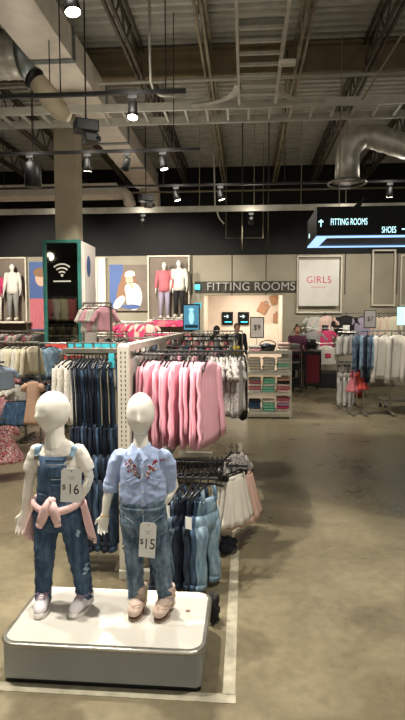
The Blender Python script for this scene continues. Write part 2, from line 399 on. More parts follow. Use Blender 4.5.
MB().tube([a0 + Vector((-.06, 0, .05)), a0 + Vector((-.02, 0, .02))], [.12, .12], 20).build('clamp_ring', 'black', r, smooth=True)
# dim duct across the far left
r = empty('cross_duct', (0, 11.6, 4.22), 0, 'far rectangular duct crossing left of and behind the tall column', 'duct')
MB().box((-5.3, 0, .12), (5.2, .5, .24)).build('duct_body', 'duct', r)
MB().tube([(-2.75 + .28 * math.sin(a), 0, .12 - .28 * (1 - math.cos(a))) for a in [i * PI / 12 for i in range(7)]], [(.12, .22)] * 7, 16, side=(0, 0, 1)).build('end_elbow', 'duct', r, smooth=True)
# spiral duct drop with diffuser on the right
r = empty('diffuser_duct', (0, 0, 0), 0, 'round spiral duct bending down to a ring diffuser above the black hanging sign', 'duct')
c = at(347, 182, 8.2); top = at(349, 150, 8.2)
pts = [Vector((c.x, 8.2, c.z)), Vector((c.x, 8.2, top.z - .1))]
pts += [Vector((c.x + .3 * (1 - math.cos(a)), 8.2, top.z - .1 + .3 * math.sin(a))) for a in [PI / 8 * i for i in range(1, 5)]]
pts += [Vector((c.x + .3 + i * .05, 8.2 - i * .01, top.z + .2 - .02 * i)) for i in range(1, 44)]
MB().tube(pts, [.17 + (.008 if i % 3 == 0 else 0) for i in range(len(pts))], 24).build('spiral_run', 'galv', r, smooth=True)
for k, (ra, z) in enumerate(((.27, 0), (.21, .03), (.15, .055))):
    MB().tube([(c.x + ra * math.cos(g), 8.2 + ra * math.sin(g), c.z - .02 + z) for g in [2 * PI * i / 28 for i in range(28)]], .014, 6, close=True).build('diffuser_ring', 'steel', r, smooth=True)
# tracks
def track(Y, z, x0, x1, mat, label, h=.035, rods=(), wd=.035):
    r = empty('light_track', (0, Y, z), 0, label, 'light track')
    MB().box(((x0 + x1) / 2, 0, 0), (x1 - x0, wd, h)).build('rail', mat, r)
    for x in rods: MB().cyl((x, 0, h / 2), (x, 0, 5.38 - z), .006, seg=6).build('hanger_rod', 'joist_light' if mat == 'tray' else 'black', r)
    return r
track(3.4, 3.72, -6, -.4, 'black', 'black lighting track nearest above the two child mannequins', rods=(-1.3, -3.2))
track(5.15, 3.72, -6, at(186, 100, 5.15).x, 'black', 'black lighting track crossing in front of the long duct', rods=(-1.75, -.75, -3.6))
track(6.87, 3.72, -7, at(200, 152, 6.87).x, 'black', 'black lighting track crossing in front of the tall column', rods=(-.9, -2.7, -3.4, -4.6))
track(8.65, 3.72, -7, 3.6, 'black', 'black lighting track behind the mirrored column', .03, rods=(-1.3, -3.9, .6))
track(10.1, 3.64, -7.5, 6.5, 'tray', 'pale lighting rail spanning the shop behind the hanging sign', .1, rods=(-3.4, -.85, .15, 1.0, 1.8), wd=.06)
track(2.35, 3.72, -5, 2.2, 'black', 'black lighting track nearest the viewer', rods=(-1.3, 1.5))
def spotlight(loc, aim, label, power=0, deg=70, blend=.6, on=True, col=WARM):
    loc = Vector(loc); r = empty('track_spotlight', loc, 0, label, 'spotlight', 'black track spotlights')
    d = (Vector(aim) - loc).normalized(); b = Vector((0, 0, -.13))
    MB().box((0, 0, -.02), (.09, .035, .035)).build('track_adapter', 'black', r)
    MB().cyl((0, 0, -.03), (0, 0, -.1), .009).build('bracket', 'black', r)
    MB().tube([b - d * .07, b - d * .06, b + d * .03, b + d * .085], [.03, .042, .045, .055], 16).build('lamp_housing', 'black', r, smooth=True)
    MB().tube([b + d * .083, b + d * .088], [.047, .047], 16).build('lens', 'lampglow' if on else 'blackplastic', r)
    if power:
        l = bpy.data.objects.new('spotlight_beam', spot_data(power, deg, blend, col)); C.objects.link(l); l.parent = r
        sp = bpy.data.lights.new('ceiling_fill', 'POINT'); sp.energy = FILL_POWER; sp.color = col; sp.shadow_soft_size = .12  # added point light at each lamp, brightens the ceiling
        so = bpy.data.objects.new('ceiling_fill', sp); C.objects.link(so); so.parent = r; so.location = (.0, -.16, -.06)
        l.location = b + d * .11; l.rotation_euler = d.to_track_quat('-Z', 'Y').to_euler()
    return r
PWR = 1.0
S = [((-6.3, -1.5, 3.7), (-6.9, -4.0, 2.0), 'spotlight added to light the coats reflected in the mirrored column', 170, 80),  # added lamp off any track, lights the coats the mirror shows
     ((-1.08, 3.4, 3.7), (-.55, 3.1, .6), 'lit spotlight high at the top edge above the left mannequin', 330, 88),
     ((-2.3, 3.4, 3.7), (-1.0, 2.7, .5), 'lit spotlight out of the long duct shade on the nearest track', 150, 80),
     ((-1.06, 5.15, 3.7), (-1.0, 4.4, .8), 'lit spotlight under the track that ends beside the conduit bend', 120, 85),
     ((-3.0, 5.15, 3.7), (-3.2, 5.9, .9), 'lit spotlight on the second track left of the duct', 300, 85),
     ((-1.04, 6.87, 3.7), (-.4, 6.9, .5), 'lit spotlight under the third track right of the duct', 120, 85),
     ((-2.0, 6.87, 3.7), (-2.25, 7.5, 1.2), 'lit spotlight added on the third track to brighten the fluffy jackets', 130, 60),  # extra lamp added to brighten the jacket row
     ((-2.75, 6.87, 3.7), (-3.6, 7.2, .8), 'lit spotlight beside the black pendant cylinder by the column', 150, 85),
     ((-1.1, 8.65, 3.7), (-.1, 8.8, .6), 'brightest distant spotlight under the fourth track', 160, 85),
     ((-.4, 8.65, 3.7), (.4, 8.9, .9), 'lit spotlight on the fourth track above the folded-clothes shelf', 150, 60),
     ((-1.5, 6.87, 3.7), (-2.3, 8.2, 2.1), 'lit spotlight added on the third track to brighten the column poster', 120, 60),  # extra lamp added to brighten the column's side panel
     ((-4.4, 8.65, 3.7), (-4.6, 10.5, .9), 'lit spotlight on the fourth track left of the column', 260, 90),
     ((2.2, 8.65, 3.7), (2.3, 9.6, .7), 'lit spotlight on the fourth track above the right clothes rack', 200, 80),
     ((-1.55, 2.35, 3.7), (-.5, 2.5, .4), 'lit spotlight on the nearest track left of centre', 300, 70),
     ((.7, 2.35, 3.7), (-.25, 3.3, .6), 'lit spotlight on the nearest track over the open aisle', 230, 60),
     ((-3.4, 10.1, 3.56), (-2.6, YW, 2.2), 'lit spotlight on the pale rail left of the poster with the seated girl', 330, 75),
     ((-1.9, 10.1, 3.56), (-1.7, YW, 2.3), 'lit spotlight on the pale rail aimed at the pink and white display mannequins', 330, 70),
     ((1.75, 10.1, 3.56), (1.65, YW, 2.4), 'lit spotlight on the pale rail above the pale square sign', 125, 60),
     ((3.2, 10.1, 3.56), (3.2, YW, 1.9), 'lit spotlight on the pale rail toward the right wall', 200, 80),
     ((-5.2, 10.1, 3.56), (-5.0, YW, 2.1), 'lit spotlight on the pale rail at the far left', 480, 80),
     ((.1, 10.1, 3.56), (0, YW + 1.6, 1.3), 'lit spotlight on the pale rail aimed into the fitting room', 110, 70)]
for i, (l, a, lb, p, dg_) in enumerate(S): spotlight(l, a, lb, p * PWR, dg_)
l = bpy.data.lights.new('recess_lamp', 'AREA'); l.energy = 45; l.size = .6; l.color = (1, .9, .8)
lo = bpy.data.objects.new('recess_lamp', l); C.objects.link(lo); lo.location = (0, YW + 1.0, 2.55)
# pendant boxes
p_ = at(33, 175, 6.87); r = empty('pendant_speaker', (p_.x, 6.87, p_.z), 0, 'black cylindrical pendant hanging from the third track left of the column', 'speaker')
MB().tube([(0, 0, -.15), (0, 0, -.145), (0, 0, .12), (0, 0, .15)], [.09, .105, .105, .09], 20).build('pendant_can', 'black', r, smooth=True); MB().cyl((0, 0, .14), (0, 0, 5.3 - p_.z), .006).build('pendant_rod', 'black', r)
for px, py, Y, s, lb in ((86, 130, 5.5, 1.15, 'black boxy projector hanging under the long duct near the cream elbow'), (146, 200, 8.9, 1.1, 'black boxy projector hanging below the far end of the long duct')):
    c = at(px, py, Y); r = empty('hanging_projector', c, .5, lb, 'projector')
    MB().box((0, 0, .03), (.2 * s, .16 * s, .1 * s), bev=.01).build('projector_case', 'black', r)
    MB().box((.05, 0, -.07 * s), (.12 * s, .12 * s, .07 * s), bev=.008).build('yoke', 'black', r)
    MB().cyl((.06, 0, -.06), (.12, -.06, -.09), .03).build('barrel', 'blackplastic', r)
    MB().cyl((0, 0, .06), (0, 0, 5.4 - c.z), .008).build('rod', 'black', r)
# conduit with a bend, and thin suspension rods
a = at(150, 0, 5.2); m = MB()
P = [at(149, -20, 5.2), at(150, 60, 5.2), at(151, 82, 5.2), at(154, 92, 5.2), at(162, 96, 5.2), at(184, 97, 5.2)]
tag(m.tube(P, .013, 8).build('conduit', 'tray', smooth=True), 'pale grey conduit dropping from the deck and bending onto the black track end', 'conduit')
tag(MB().tube([at(213, 125, 10.1), at(215, 205, 10.1), at(219, 218, 10.1), at(224, 224, 10.1)], .014, 6).build('conduit', 'tray', smooth=True), 'thin conduit looping down beside a blue box before the dark wall', 'conduit')
for k, px in enumerate((242, 268)):
    a = at(px, 250, 10.6); o = MB().cyl((a.x, 10.6, 2.95), (a.x, 10.6, 5.4), .011).build('suspension_rod', 'joist', smooth=True)
    tag(o, ('left', 'right')[k] + ' one of two thin rods hanging before the dark upper back wall', 'rod')
for px, y0, y1, lb in ((225, 189, 240, 'thin square rail frame left upright'), (262, 189, 240, 'thin square rail frame right upright')): pass
m = MB(); q = [at(226, 238, 11.8), at(226, 238, 11.8), at(263, 238, 11.8), at(263, 238, 11.8)]; q[0].z = 5.4; q[3].z = 5.4
tag(m.tube(q, .008, 6).build('wire_frame', 'joist_light'), 'thin rectangular wire loop hanging against the dark upper back wall', 'frame')
a, b = at(405, 18, 6.2), at(362, 100, 6.2)
tag(MB().cyl(a + Vector((.3, 0, .35)), b, .012).build('brace_rod', 'joist_light', smooth=True), 'thin diagonal brace rod at the top right of the ceiling', 'rod')
# ---- hanging sign
SY = 7.16; a = at(317, 207, SY); b = at(317, 237, SY); sx0 = a.x; sz1 = a.z; sz0 = b.z; sx1 = sx0 + 1.75; sd = 1.05
r = empty('hanging_sign', ((sx0 + sx1) / 2, SY + sd / 2, sz0), 0, 'black hanging box sign with white FITTING ROOMS and SHOES lettering and a glowing blue underside', 'sign')
W2 = (sx1 - sx0) / 2; hh = sz1 - sz0
MB().box((0, 0, hh / 2 + .012), (2 * W2, sd, hh - .02)).build('sign_box', 'signblack', r)
m = MB(); t_ = .085
m.box((0, -sd / 2 + t_ * .6, .005), (2 * W2, t_ * 1.2, .012)).box((0, sd / 2 - t_ / 2, .005), (2 * W2, t_, .012)).box((-W2 + t_ / 2 + .03, 0, .005), (t_ + .06, sd - 2.2 * t_, .012)).box((W2 - t_ / 2 - .03, 0, .005), (t_ + .06, sd - 2.2 * t_, .012))
m.build('light_strip', 'led', r)
def sl(px, py): q = at(px, py, SY - .01); return q - r.location
q = sl(349, 222); text('FITTING ROOMS', .118, 'signtext', r, q, wx=.53, ext=.001)
q = sl(389, 230); text('SHOES', .112, 'signtext', r, q, wx=.55, ext=.001)
arrow(MB(), sl(321, 223.5), .085, (0, 0, 1)).build('up_arrow', 'signtext', r)
arrow(MB(), sl(406, 229), .1, (1, 0, 0)).build('right_arrow', 'signtext', r)
text('m', .13, 'signtext', r, (-W2 - .004, .25, .14), rz=-PI / 2, name='side_lettering')
for x in (-.55, .5): MB().cyl((x, -.25, hh), (x, -.25, 5.3 - sz0), .007, seg=6).build('sign_rod', 'joist_light', r)
cc = at(359, 207, 7.6); r = empty('security_camera', (cc.x, 7.6, sz1 + .01), 0, 'small black camera on an angled arm standing on top of the hanging sign', 'camera')
MB().cyl((0, 0, 0), (0, 0, .06), .03, .02).build('camera_base', 'black', r); MB().cyl((0, 0, .05), (.06, 0, .2), .012).build('arm', 'black', r); MB().cyl((-.09, -.02, .02), (.02, 0, .12), .03).build('camera_barrel', 'black', r)
# ================================================================= PLATFORM
px0, px1, py0, py1 = -1.072, -.168, 2.196, 2.70
def rrect(x0, x1, y0, y1, r, z, n=7):
    out = []
    for cx, cy, a0 in ((x1 - r, y1 - r, 0), (x0 + r, y1 - r, PI / 2), (x0 + r, y0 + r, PI), (x1 - r, y0 + r, 1.5 * PI)):
        for i in range(n): g = a0 + PI / 2 * i / (n - 1); out.append((cx + r * math.cos(g), cy + r * math.sin(g), z))
    return out
pc = ((px0 + px1) / 2, (py0 + py1) / 2)
r = empty('display_platform', (pc[0], pc[1], 0), 0, 'low rounded platform with a white top and metal rim under both child mannequins', 'display platform')
X_, Y_ = (px1 - px0) / 2, (py1 - py0) / 2
MB().poly(rrect(-X_ + .012, X_ - .012, -Y_ + .012, Y_ - .012, .06, .188), (0, 0, .004)).build('deck_board', 'plat_top', r)
m = MB(); pts = rrect(-X_, X_, -Y_, Y_, .07, .18); m.tube(pts, [(.009, .013)] * len(pts), 8, side=(0, 0, 1), close=True) if False else m.tube([Vector(p) for p in pts], .0095, 8, close=True)
m.build('metal_rim', 'alu', r, smooth=True)
MB().poly(rrect(-X_ + .008, X_ - .008, -Y_ + .008, Y_ - .008, .03, .022), (0, 0, .164)).build('skirt', 'plat_side', r)
MB().poly(rrect(-X_ + .014, X_ - .014, -Y_ + .014, Y_ - .014, .03, .0), (0, 0, .022)).build('kick_base', 'blackplastic', r)
g = fl(188, 611, .192) - r.location
MB().cyl((g.x, g.y, .1915), (g.x, g.y, .1935), .012, seg=16).build('cable_grommet', 'sole', r)
ZP = .1925
# ================================================================= MANNEQUIN BUILDER
def remesh(o, vox, smooth=4):
    md = o.modifiers.new('remesh', 'REMESH'); md.mode = 'VOXEL'; md.voxel_size = vox; md.use_smooth_shade = True
    if smooth: s = o.modifiers.new('smooth', 'SMOOTH'); s.factor = .5; s.iterations = smooth
    dg = bpy.context.evaluated_depsgraph_get(); me = bpy.data.meshes.new_from_object(o.evaluated_get(dg))
    o.modifiers.clear(); o.data = me; me.shade_smooth(); return o
def wrinkle(o, amp, sc=(14, 14, 26), seed=0):
    me = o.data; nr = [v.normal.copy() for v in me.vertices]; cs = []
    for v in me.vertices:
        p = Vector((v.co.x * sc[0] + seed, v.co.y * sc[1], v.co.z * sc[2])); a = noise.noise(p); b = noise.noise(p * 2.3 + Vector((7, 1, 3)))
        cs.extend(v.co + nr[v.index] * amp * ((1 - 2 * abs(a)) * .8 + .5 * b))
    me.vertices.foreach_set('co', cs); me.update()
def head_fn(q, nose=1.0):
    x, y, z = q
    if z < 0: k = 1 - .22 * (-z) ** 1.6; x *= k; y = y * (1 - .12 * (-z) ** 1.5) - .06 * (-z)
    if y < 0:
        g = math.exp(-(q.x / .13) ** 2 - ((q.z + .18) / .2) ** 2); y -= .20 * g * nose
        for s in (-1, 1):
            e = math.exp(-((q.x - s * .38) / .22) ** 2 - ((q.z - .05) / .16) ** 2); y += .04 * e * nose
        c = math.exp(-(q.x / .3) ** 2 - ((q.z + .82) / .2) ** 2); y -= .07 * c
    return Vector((x, y, z))
def hand(mb, wrist, d, side, s, curl=.5, palm_n=None, thumb_side=1):
    """wrist point, pointing direction d, side = direction across the knuckles, s = hand length"""
    d = Vector(d).normalized(); side = Vector(side); side = (side - d * side.dot(d)).normalized(); nrm = d.cross(side) * thumb_side
    w0 = Vector(wrist)
    mb.tube([w0 - d * s * .08, w0 + d * s * .12, w0 + d * s * .34, w0 + d * s * .5], [(s * .15, s * .12), (s * .2, s * .11), (s * .24, s * .1), (s * .22, s * .075)], 12, side=side)
    for k, (off, ln) in enumerate(((-.17, .40), (-.06, .47), (.06, .44), (.165, .35))):
        b = w0 + d * s * .42 + side * s * off; p = [b]; dd = d + side * off * .25
        for j, seg in enumerate((.42, .33, .28)):
            dd = (Matrix.Rotation(curl * (.35 + .25 * j), 3, side * thumb_side) @ dd).normalized(); p.append(p[-1] + dd * ln * s * seg)
        mb.tube(p, [s * .052, s * .05, s * .046, s * .036], 8)
        mb.ball(p[-1], s * .036, 8)
    b = w0 + d * s * .14 - side * s * .14
    p = [b, b + (d * .55 - side * .55 + nrm * .15).normalized() * s * .2, b + (d * .9 - side * .5 + nrm * .25).normalized() * s * .37]
    mb.tube(p, [s * .075, s * .058, s * .045], 8); mb.ball(p[-1], s * .045, 8)
def figure_body(P, hd, vox, mat, name='body', parent=None, sm=4, nose=1.0, legs=True):
    """P: joint points in local space and radii"""
    m = MB()
    rot = Matrix.Rotation(hd['yaw'], 3, 'Z') @ Matrix.Rotation(hd.get('tilt', 0), 3, 'X')
    m.ball(hd['c'], hd['r'], 40, rot=rot, fn=lambda q: head_fn(q, nose))
    c = Vector(hd['c']); nb = Vector(P['neck'])
    m.tube([c + Vector((0, .01, -hd['r'][2] * .35)), (c + nb) / 2 + Vector((0, 0, -hd['r'][2] * .3)), nb], [hd['neck'] * 1.05, hd['neck'], hd['neck'] * 1.25], 16)
    m.tube([p for p, a, b in P['torso']], [(a, b) for p, a, b in P['torso']], 24, side=(1, 0, 0))
    for arm in P['arms']:
        m.tube([q for q, _ in arm['pts']], [q for _, q in arm['pts']], 14); m.ball(arm['pts'][0][0], arm['pts'][0][1] * 1.05, 14)
        hand(m, arm['pts'][-1][0], arm['d'], arm['side'], arm['s'], arm.get('curl', .5), thumb_side=arm.get('th', 1))
    if legs:
        for leg in P['legs']: m.tube([q for q, _ in leg], [q for _, q in leg], 14)
    o = m.build(name, mat, parent, smooth=True); return remesh(o, vox, sm)
def bvh(o):
    dg = bpy.context.evaluated_depsgraph_get(); return BVHTree.FromObject(o, dg)
def conform(tree, x, z, y_start=-1.0, off=.001, fallback=None):
    h = tree.ray_cast(Vector((x, y_start, z)), Vector((0, 1, 0)))
    if h[0] is None: return fallback
    return h[0] - Vector((0, off, 0))
def patch(tree, cx, cz, w, h, name, mat, parent, nx=8, nz=8, off=.0025, shape=None, thick=.0015, ang=0):
    m = MB(); g = {}
    for i in range(nx + 1):
        for j in range(nz + 1):
            u_, v_ = i / nx - .5, j / nz - .5
            if shape: u_, v_ = shape(u_, v_)
            x = cx + u_ * w * math.cos(ang) - v_ * h * math.sin(ang); z = cz + v_ * h * math.cos(ang) + u_ * w * math.sin(ang)
            q = conform(tree, x, z, off=off)
            if q is not None: g[i, j] = m.bm.verts.new(q)
    for i in range(nx):
        for j in range(nz):
            k = [(i, j), (i + 1, j), (i + 1, j + 1), (i, j + 1)]
            if all(t in g for t in k): m.bm.faces.new([g[t] for t in k])
    o = m.build(name, mat, parent, smooth=True); md = o.modifiers.new('s', 'SOLIDIFY'); md.thickness = thick; md.offset = 0; return o
def ripple(seed, amp, n=5):
    rr = random.Random(seed); ph = [(rr.uniform(0, 6.28), rr.randint(2, n), rr.uniform(-6, 6)) for _ in range(3)]
    return lambda g, t: 1 + amp * sum(math.sin(k * g + p + d * t) for p, k, d in ph) / 2
def shoe(root, heel, toe, kind, name):
    """heel and toe are floor points in root space"""
    heel, toe = Vector(heel), Vector(toe); d = (toe - heel); L = d.length; d.normalize(); s = Vector((-d.y, d.x, 0)) * -1
    T = lambda a, b, c: heel + d * (a * L) + s * b + Vector((0, 0, c))
    r = empty(name, heel.copy()); r.parent = root
    sh = -heel
    if kind == 'sneaker':
        prof = [(-.04, .020, .030), (.10, .028, .036), (.35, .030, .036), (.6, .034, .030), (.82, .033, .024), (.97, .022, .018), (1.02, .010, .012)]; um, sm_ = 'sneaker', 'rubber'
    else:
        prof = [(-.04, .024, .036), (.10, .033, .042), (.35, .034, .038), (.6, .037, .031), (.82, .036, .027), (.98, .026, .022), (1.03, .010, .012)]; um, sm_ = 'suede', 'sole'
    m = MB()
    m.tube([T(a, 0, .012 + h) + sh for a, w_, h in prof], [(w_, h) for a, w_, h in prof], 16, side=s)
    hh = .078 if kind == 'sneaker' else .125
    m.tube([T(.14, 0, .02) + sh, T(.16, 0, hh) + sh], [(.036, .038), (.035 if kind == 'sneaker' else .040, .042)], 16, side=s)
    up_ = m.build('shoe_upper', um, r, smooth=True); remesh(up_, .004, 4)
    m = MB(); o1 = []
    for k in range(24):
        g = 2 * PI * k / 24; a = .5 + .54 * math.cos(g); w_ = .036 * math.sin(g) * (1.0 if a > .45 else .86); o1.append(T(a, w_, 0) + sh)
    m.poly(o1, (0, 0, .013 if kind == 'sneaker' else .01)).build('shoe_sole', sm_, r, smooth=False)
    if kind == 'sneaker':
        MB().ball(T(.93, 0, .016) + sh, (.026, .024, .018), 12).build('toe_cap', 'rubber', r, smooth=True)
        tr_ = bvh(up_)
        def down(a, b, off=.001):
            q = T(a, b, .3) + sh; h = tr_.ray_cast(q, Vector((0, 0, -1))); return (h[0] if h[0] else T(a, b, .03) + sh) + Vector((0, 0, off))
        MB().tube([down(a, 0, .0025) for a in (.3, .38, .46, .54, .62, .7)], [(.011, .0015)] * 6, 8, side=s).build('shoe_tongue', 'rubber', r, smooth=True)
        for k in range(5):
            a = .34 + .08 * k
            MB().tube([down(a, b, .004) for b in (-.022, -.014, -.006, .006, .014, .022)], .0032, 6).build('shoelace', 'lacepink', r, smooth=True)
        m = MB(); t0 = down(.36, 0, .008)
        for s_ in (-1, 1): m.tube([t0, t0 + s * s_ * .018 + Vector((0, 0, .012)), t0 + s * s_ * .04 + Vector((0, 0, -.006)), t0 + s * s_ * .028 + d * .02 - Vector((0, 0, .008)), t0], .0032, 6)
        m.build('lace_bow', 'lacepink', r, smooth=True)
    else:
        tr_ = bvh(up_)
        for k, (a0_, z0_, sl_) in enumerate(((.16, .098, .0), (.17, .072, -.004), (.2, .046, -.012))):
            pts = []
            for i in range(24):
                g = 2 * PI * i / 24; dr = d * math.cos(g) + s * math.sin(g); z = z0_ + .012 * math.sin(g) - .012 * math.cos(g)
                if k == 2: z = z0_ + .018 * -math.cos(g) * -1
                o_ = T(a0_, 0, z) + sh; h = tr_.ray_cast(o_ + dr * .2, -dr); pts.append((h[0] if h[0] else o_ + dr * .036) + dr * .0015)
            MB().tube(pts, [(.006, .0022)] * 24, 6, side=(0, 0, 1), close=True).build('ankle_strap', 'suede', r, smooth=True)
            MB().box(pts[5 if k % 2 else 19], (.008, .014, .014), bev=.002).build('buckle', 'studs', r)
            m = MB()
            for i in range(0, 24, 2): m.ball(pts[i] + (d * math.cos(2 * PI * i / 24) + s * math.sin(2 * PI * i / 24)) * .0022, .0026, 6)
            m.build('studs', 'studs', r)
        MB().box(T(.06, 0, .008) + sh, (.04, .04, .016), bev=.004).build('heel_block', sm_, r)
    return r
YM = 2.50
def local(root, Y0=YM):
    def L(px, py, dy=0): return at(px, py, Y0 + dy) - root.location
    return L
def price_tag(px, py, w, h, Y, price, label, rz=0, tilt=0):
    c = at(px, py, Y); r = empty('price_tag', c, rz, label, 'price tag'); r.rotation_euler.y = tilt
    n = .012; out = [(-w / 2, 0, -h / 2), (w / 2, 0, -h / 2), (w / 2, 0, h / 2 - n), (w / 2 - n, 0, h / 2), (-w / 2 + n, 0, h / 2), (-w / 2, 0, h / 2 - n)]
    MB().poly(out, (0, .0015, 0)).build('tag_card', 'card', r)
    text(price, h * .42, 'ink', r, (w * .12, -.0012, -h * .12), wx=.84, name='price_figures', ext=.0005)
    text('$', h * .22, 'ink', r, (-w * .34, -.0012, -h * .06), name='currency_sign', ext=.0005)
    text('NOW', h * .07, 'greyink', r, (0, -.0012, h * .24), name='small_print', ext=.0003) if False else None
    m = MB()
    for k, ww in enumerate((.34, .22)): m.box((0, -.0004, h * (.25 - k * .06)), (w * ww, .0008, h * .016))
    m.build('small_print_lines', 'greyink', r)
    MB().cyl((0, -.001, h / 2 - .012), (0, -.0004, h / 2 - .012), .003, seg=8).build('punched_hole', 'ink', r)
    return r
# ----------------------------------------------------------------- mannequin A (overalls)
c = at(62, 610, YM); A = empty('child_mannequin', (c.x, YM, ZP), 0, 'child mannequin in denim overalls and white tee with a pink jacket round its waist', 'mannequin')
L = local(A)
P = dict(neck=L(56, 447),
  torso=[(L(56, 443), .035, .03), (L(57, 449), .085, .045), (L(58, 458), .098, .058), (L(58, 475), .092, .062), (L(58, 488), .085, .06), (L(58, 500), .09, .065), (L(59, 515), .095, .07), (L(59, 525), .08, .06)],
  arms=[dict(pts=[(L(36, 453), .026), (L(31, 468), .026), (L(29, 482), .0235), (L(27, 497), .0235), (L(25, 512), .0165)], d=L(22, 530) - L(25, 512) + Vector((0, -.01, 0)), side=(1, .35, 0), s=.125, curl=.35, th=-1),
        dict(pts=[(L(80, 453), .026), (L(85.5, 464, .01), .026), (L(89.5, 477, .03), .0235), (L(86, 488, -.0), .022), (L(80, 498, -.01), .0165)], d=L(74, 508, -.005) - L(80, 498, -.01), side=(1, 0, .5), s=.10, curl=.4)],
  legs=[[(L(47, 518), .05), (L(45, 555), .036), (L(43, 600), .022)], [(L(71, 518), .05), (L(79, 555), .036), (L(85, 600), .022)]])
figure_body(P, dict(c=L(53, 411.5), r=(.076, .088, .099), yaw=-.62, tilt=0, neck=.046), .0035, 'mannequin', parent=A)
# tee
m = MB(); f = ripple(3, .07)
m.tube([L(56, 442), L(57, 446), L(58, 452), L(58, 462), L(58, 480), L(58, 494)], [(.052, .042), (.08, .05), (.101, .062), (.106, .07), (.092, .066), (.085, .06)], 40, side=(1, 0, 0), fold=f)
m.tube([L(38, 448), L(35, 456), L(31.5, 466), L(30.5, 471)], [.032, .035, .036, .037], 20, fold=ripple(5, .05)); m.tube([L(77, 448), L(82, 457, .005), L(86, 465, .012), L(87, 469, .015)], [.032, .035, .036, .037], 20, fold=ripple(6, .05))
m.ball(L(38, 451), .034, 14); m.ball(L(78, 451), .034, 14)
tee = remesh(m.build('white_tee', 'wfelt', A, smooth=True), .0045, 3); wrinkle(tee, .0028, (16, 16, 24), 2)
# overalls
m = MB(); f = ripple(8, .035, 4)
m.tube([L(57, 453), L(57, 470), L(57, 485), L(58, 496)], [(.082, .076), (.086, .078), (.09, .079), (.098, .08)], 36, side=(1, 0, 0), fold=f)
# cut the bib so the back and sides stay low: carve by leaving only the front half above the waist
for v in list(m.bm.verts):
    pass
bib = m
bm_ = bib.bm
dele = [v for v in bm_.verts if v.co.y > -.028 and v.co.z > L(57, 484).z]
bmesh.ops.delete(bm_, geom=dele, context='VERTS')
ov = bib.build('overalls_bib', 'denim_overall', A, smooth=True); md = ov.modifiers.new('s', 'SOLIDIFY'); md.thickness = .004; md.offset = 1
m = MB()
m.tube([L(58, 490), L(58, 498), L(59, 508), L(59, 518), L(59, 527)], [(.098, .078), (.1, .08), (.108, .086), (.112, .086), (.09, .07)], 36, side=(1, 0, 0), fold=f)
for pts, sd_ in (([(47, 512, 0, .062), (46, 530, 0, .058), (45, 552, -.008, .05), (44, 575, 0, .044), (43.5, 592, 0, .04), (43, 600, 0, .037)], 11),
                 ([(70, 512, 0, .062), (74, 530, 0, .058), (78, 552, -.01, .05), (82, 575, 0, .043), (84, 590, 0, .039), (85, 598, 0, .037)], 12)):
    q = [L(a, b, d_) for a, b, d_, _ in pts]; rr = [t[3] for t in pts]
    # denser for folds
    qq, r2 = [], []
    for i in range(len(q) - 1):
        for k in range(6):
            t = k / 6; qq.append(q[i].lerp(q[i + 1], t)); r2.append(rr[i] * (1 - t) + rr[i + 1] * t)
    qq.append(q[-1]); r2.append(rr[-1]); rn = random.Random(sd_)
    r2 = [v * (1 + (.05 if i > len(r2) * .55 else .02) * math.sin(i * 1.9 + rn.random())) for i, v in enumerate(r2)]
    m.tube(qq, r2, 24, fold=ripple(sd_, .05, 4))
tr = remesh(m.build('overalls_trousers', 'denim_overall', A, smooth=True), .0045, 2)
wrinkle(tr, .0035, (13, 13, 34), 5); tB = bvh(ov); tT = bvh(tr); tTee = bvh(tee)
for sgn, (p0, p1) in ((0, ((41, 456), (40, 447))), (1, ((73, 456), (76, 447)))):
    a, b = L(*p0), L(*p1); pts = []
    for i in range(9):
        t = i / 8; q = a.lerp(b, t); h = conform(tTee, q.x, q.z, off=.004)
        yb = conform(tB, q.x, q.z, off=.004)
        y = min([v.y for v in (h, yb) if v is not None] or [-.02]); q.y = y; pts.append(q)
    pts[-1].z += .003; back = [pts[-1] + Vector((0, .025, .008)), pts[-1] + Vector((0, .06, .0)), pts[-1] + Vector((0, .09, -.06))]
    st = MB().tube(pts + back, [(.0155, .0025)] * 12, 8, side=(1, 0, 0)).build('shoulder_strap', 'denim_light', A, smooth=True)
    MB().box((pts[0].x, pts[0].y - .004, pts[0].z + .004), (.03, .004, .022), bev=.002).build('strap_buckle', 'chrome', st)
zb = L(57, 474).z
pk = patch(tB, L(57, 0).x, L(0, 466).z, .12, .055, 'bib_pocket', 'denim_overall', A, 12, 6, .006)
patch(tB, L(57, 0).x, L(0, 459).z, .125, .004, 'pocket_seam', 'stitch', A, 12, 1, .0105, thick=.001)
patch(tB, L(57, 0).x, L(0, 473).z, .09, .003, 'pocket_seam', 'stitch', A, 12, 1, .0105, thick=.001)
patch(tB, L(57, 0).x, L(0, 481).z, .085, .03, 'lower_pocket', 'denim_overall', A, 10, 4, .005)
patch(tB, L(57, 0).x, L(0, 455).z, .14, .010, 'bib_hem', 'denim_mid', A, 12, 2, .004)
rr = random.Random(4)
for (a, b, w_, h_) in ((72, 527, .018, .035), (80, 561, .03, .04), (78, 566, .02, .012), (45, 560, .02, .012)):
    patch(tT, L(a, 0).x, L(0, b).z, w_, h_, 'frayed_rip', 'denim_pale', A, 8, 8, .003, shape=lambda u_, v_: (u_ * (1 - 1.4 * abs(v_)) + .12 * math.sin(9 * v_), v_), thick=.001)
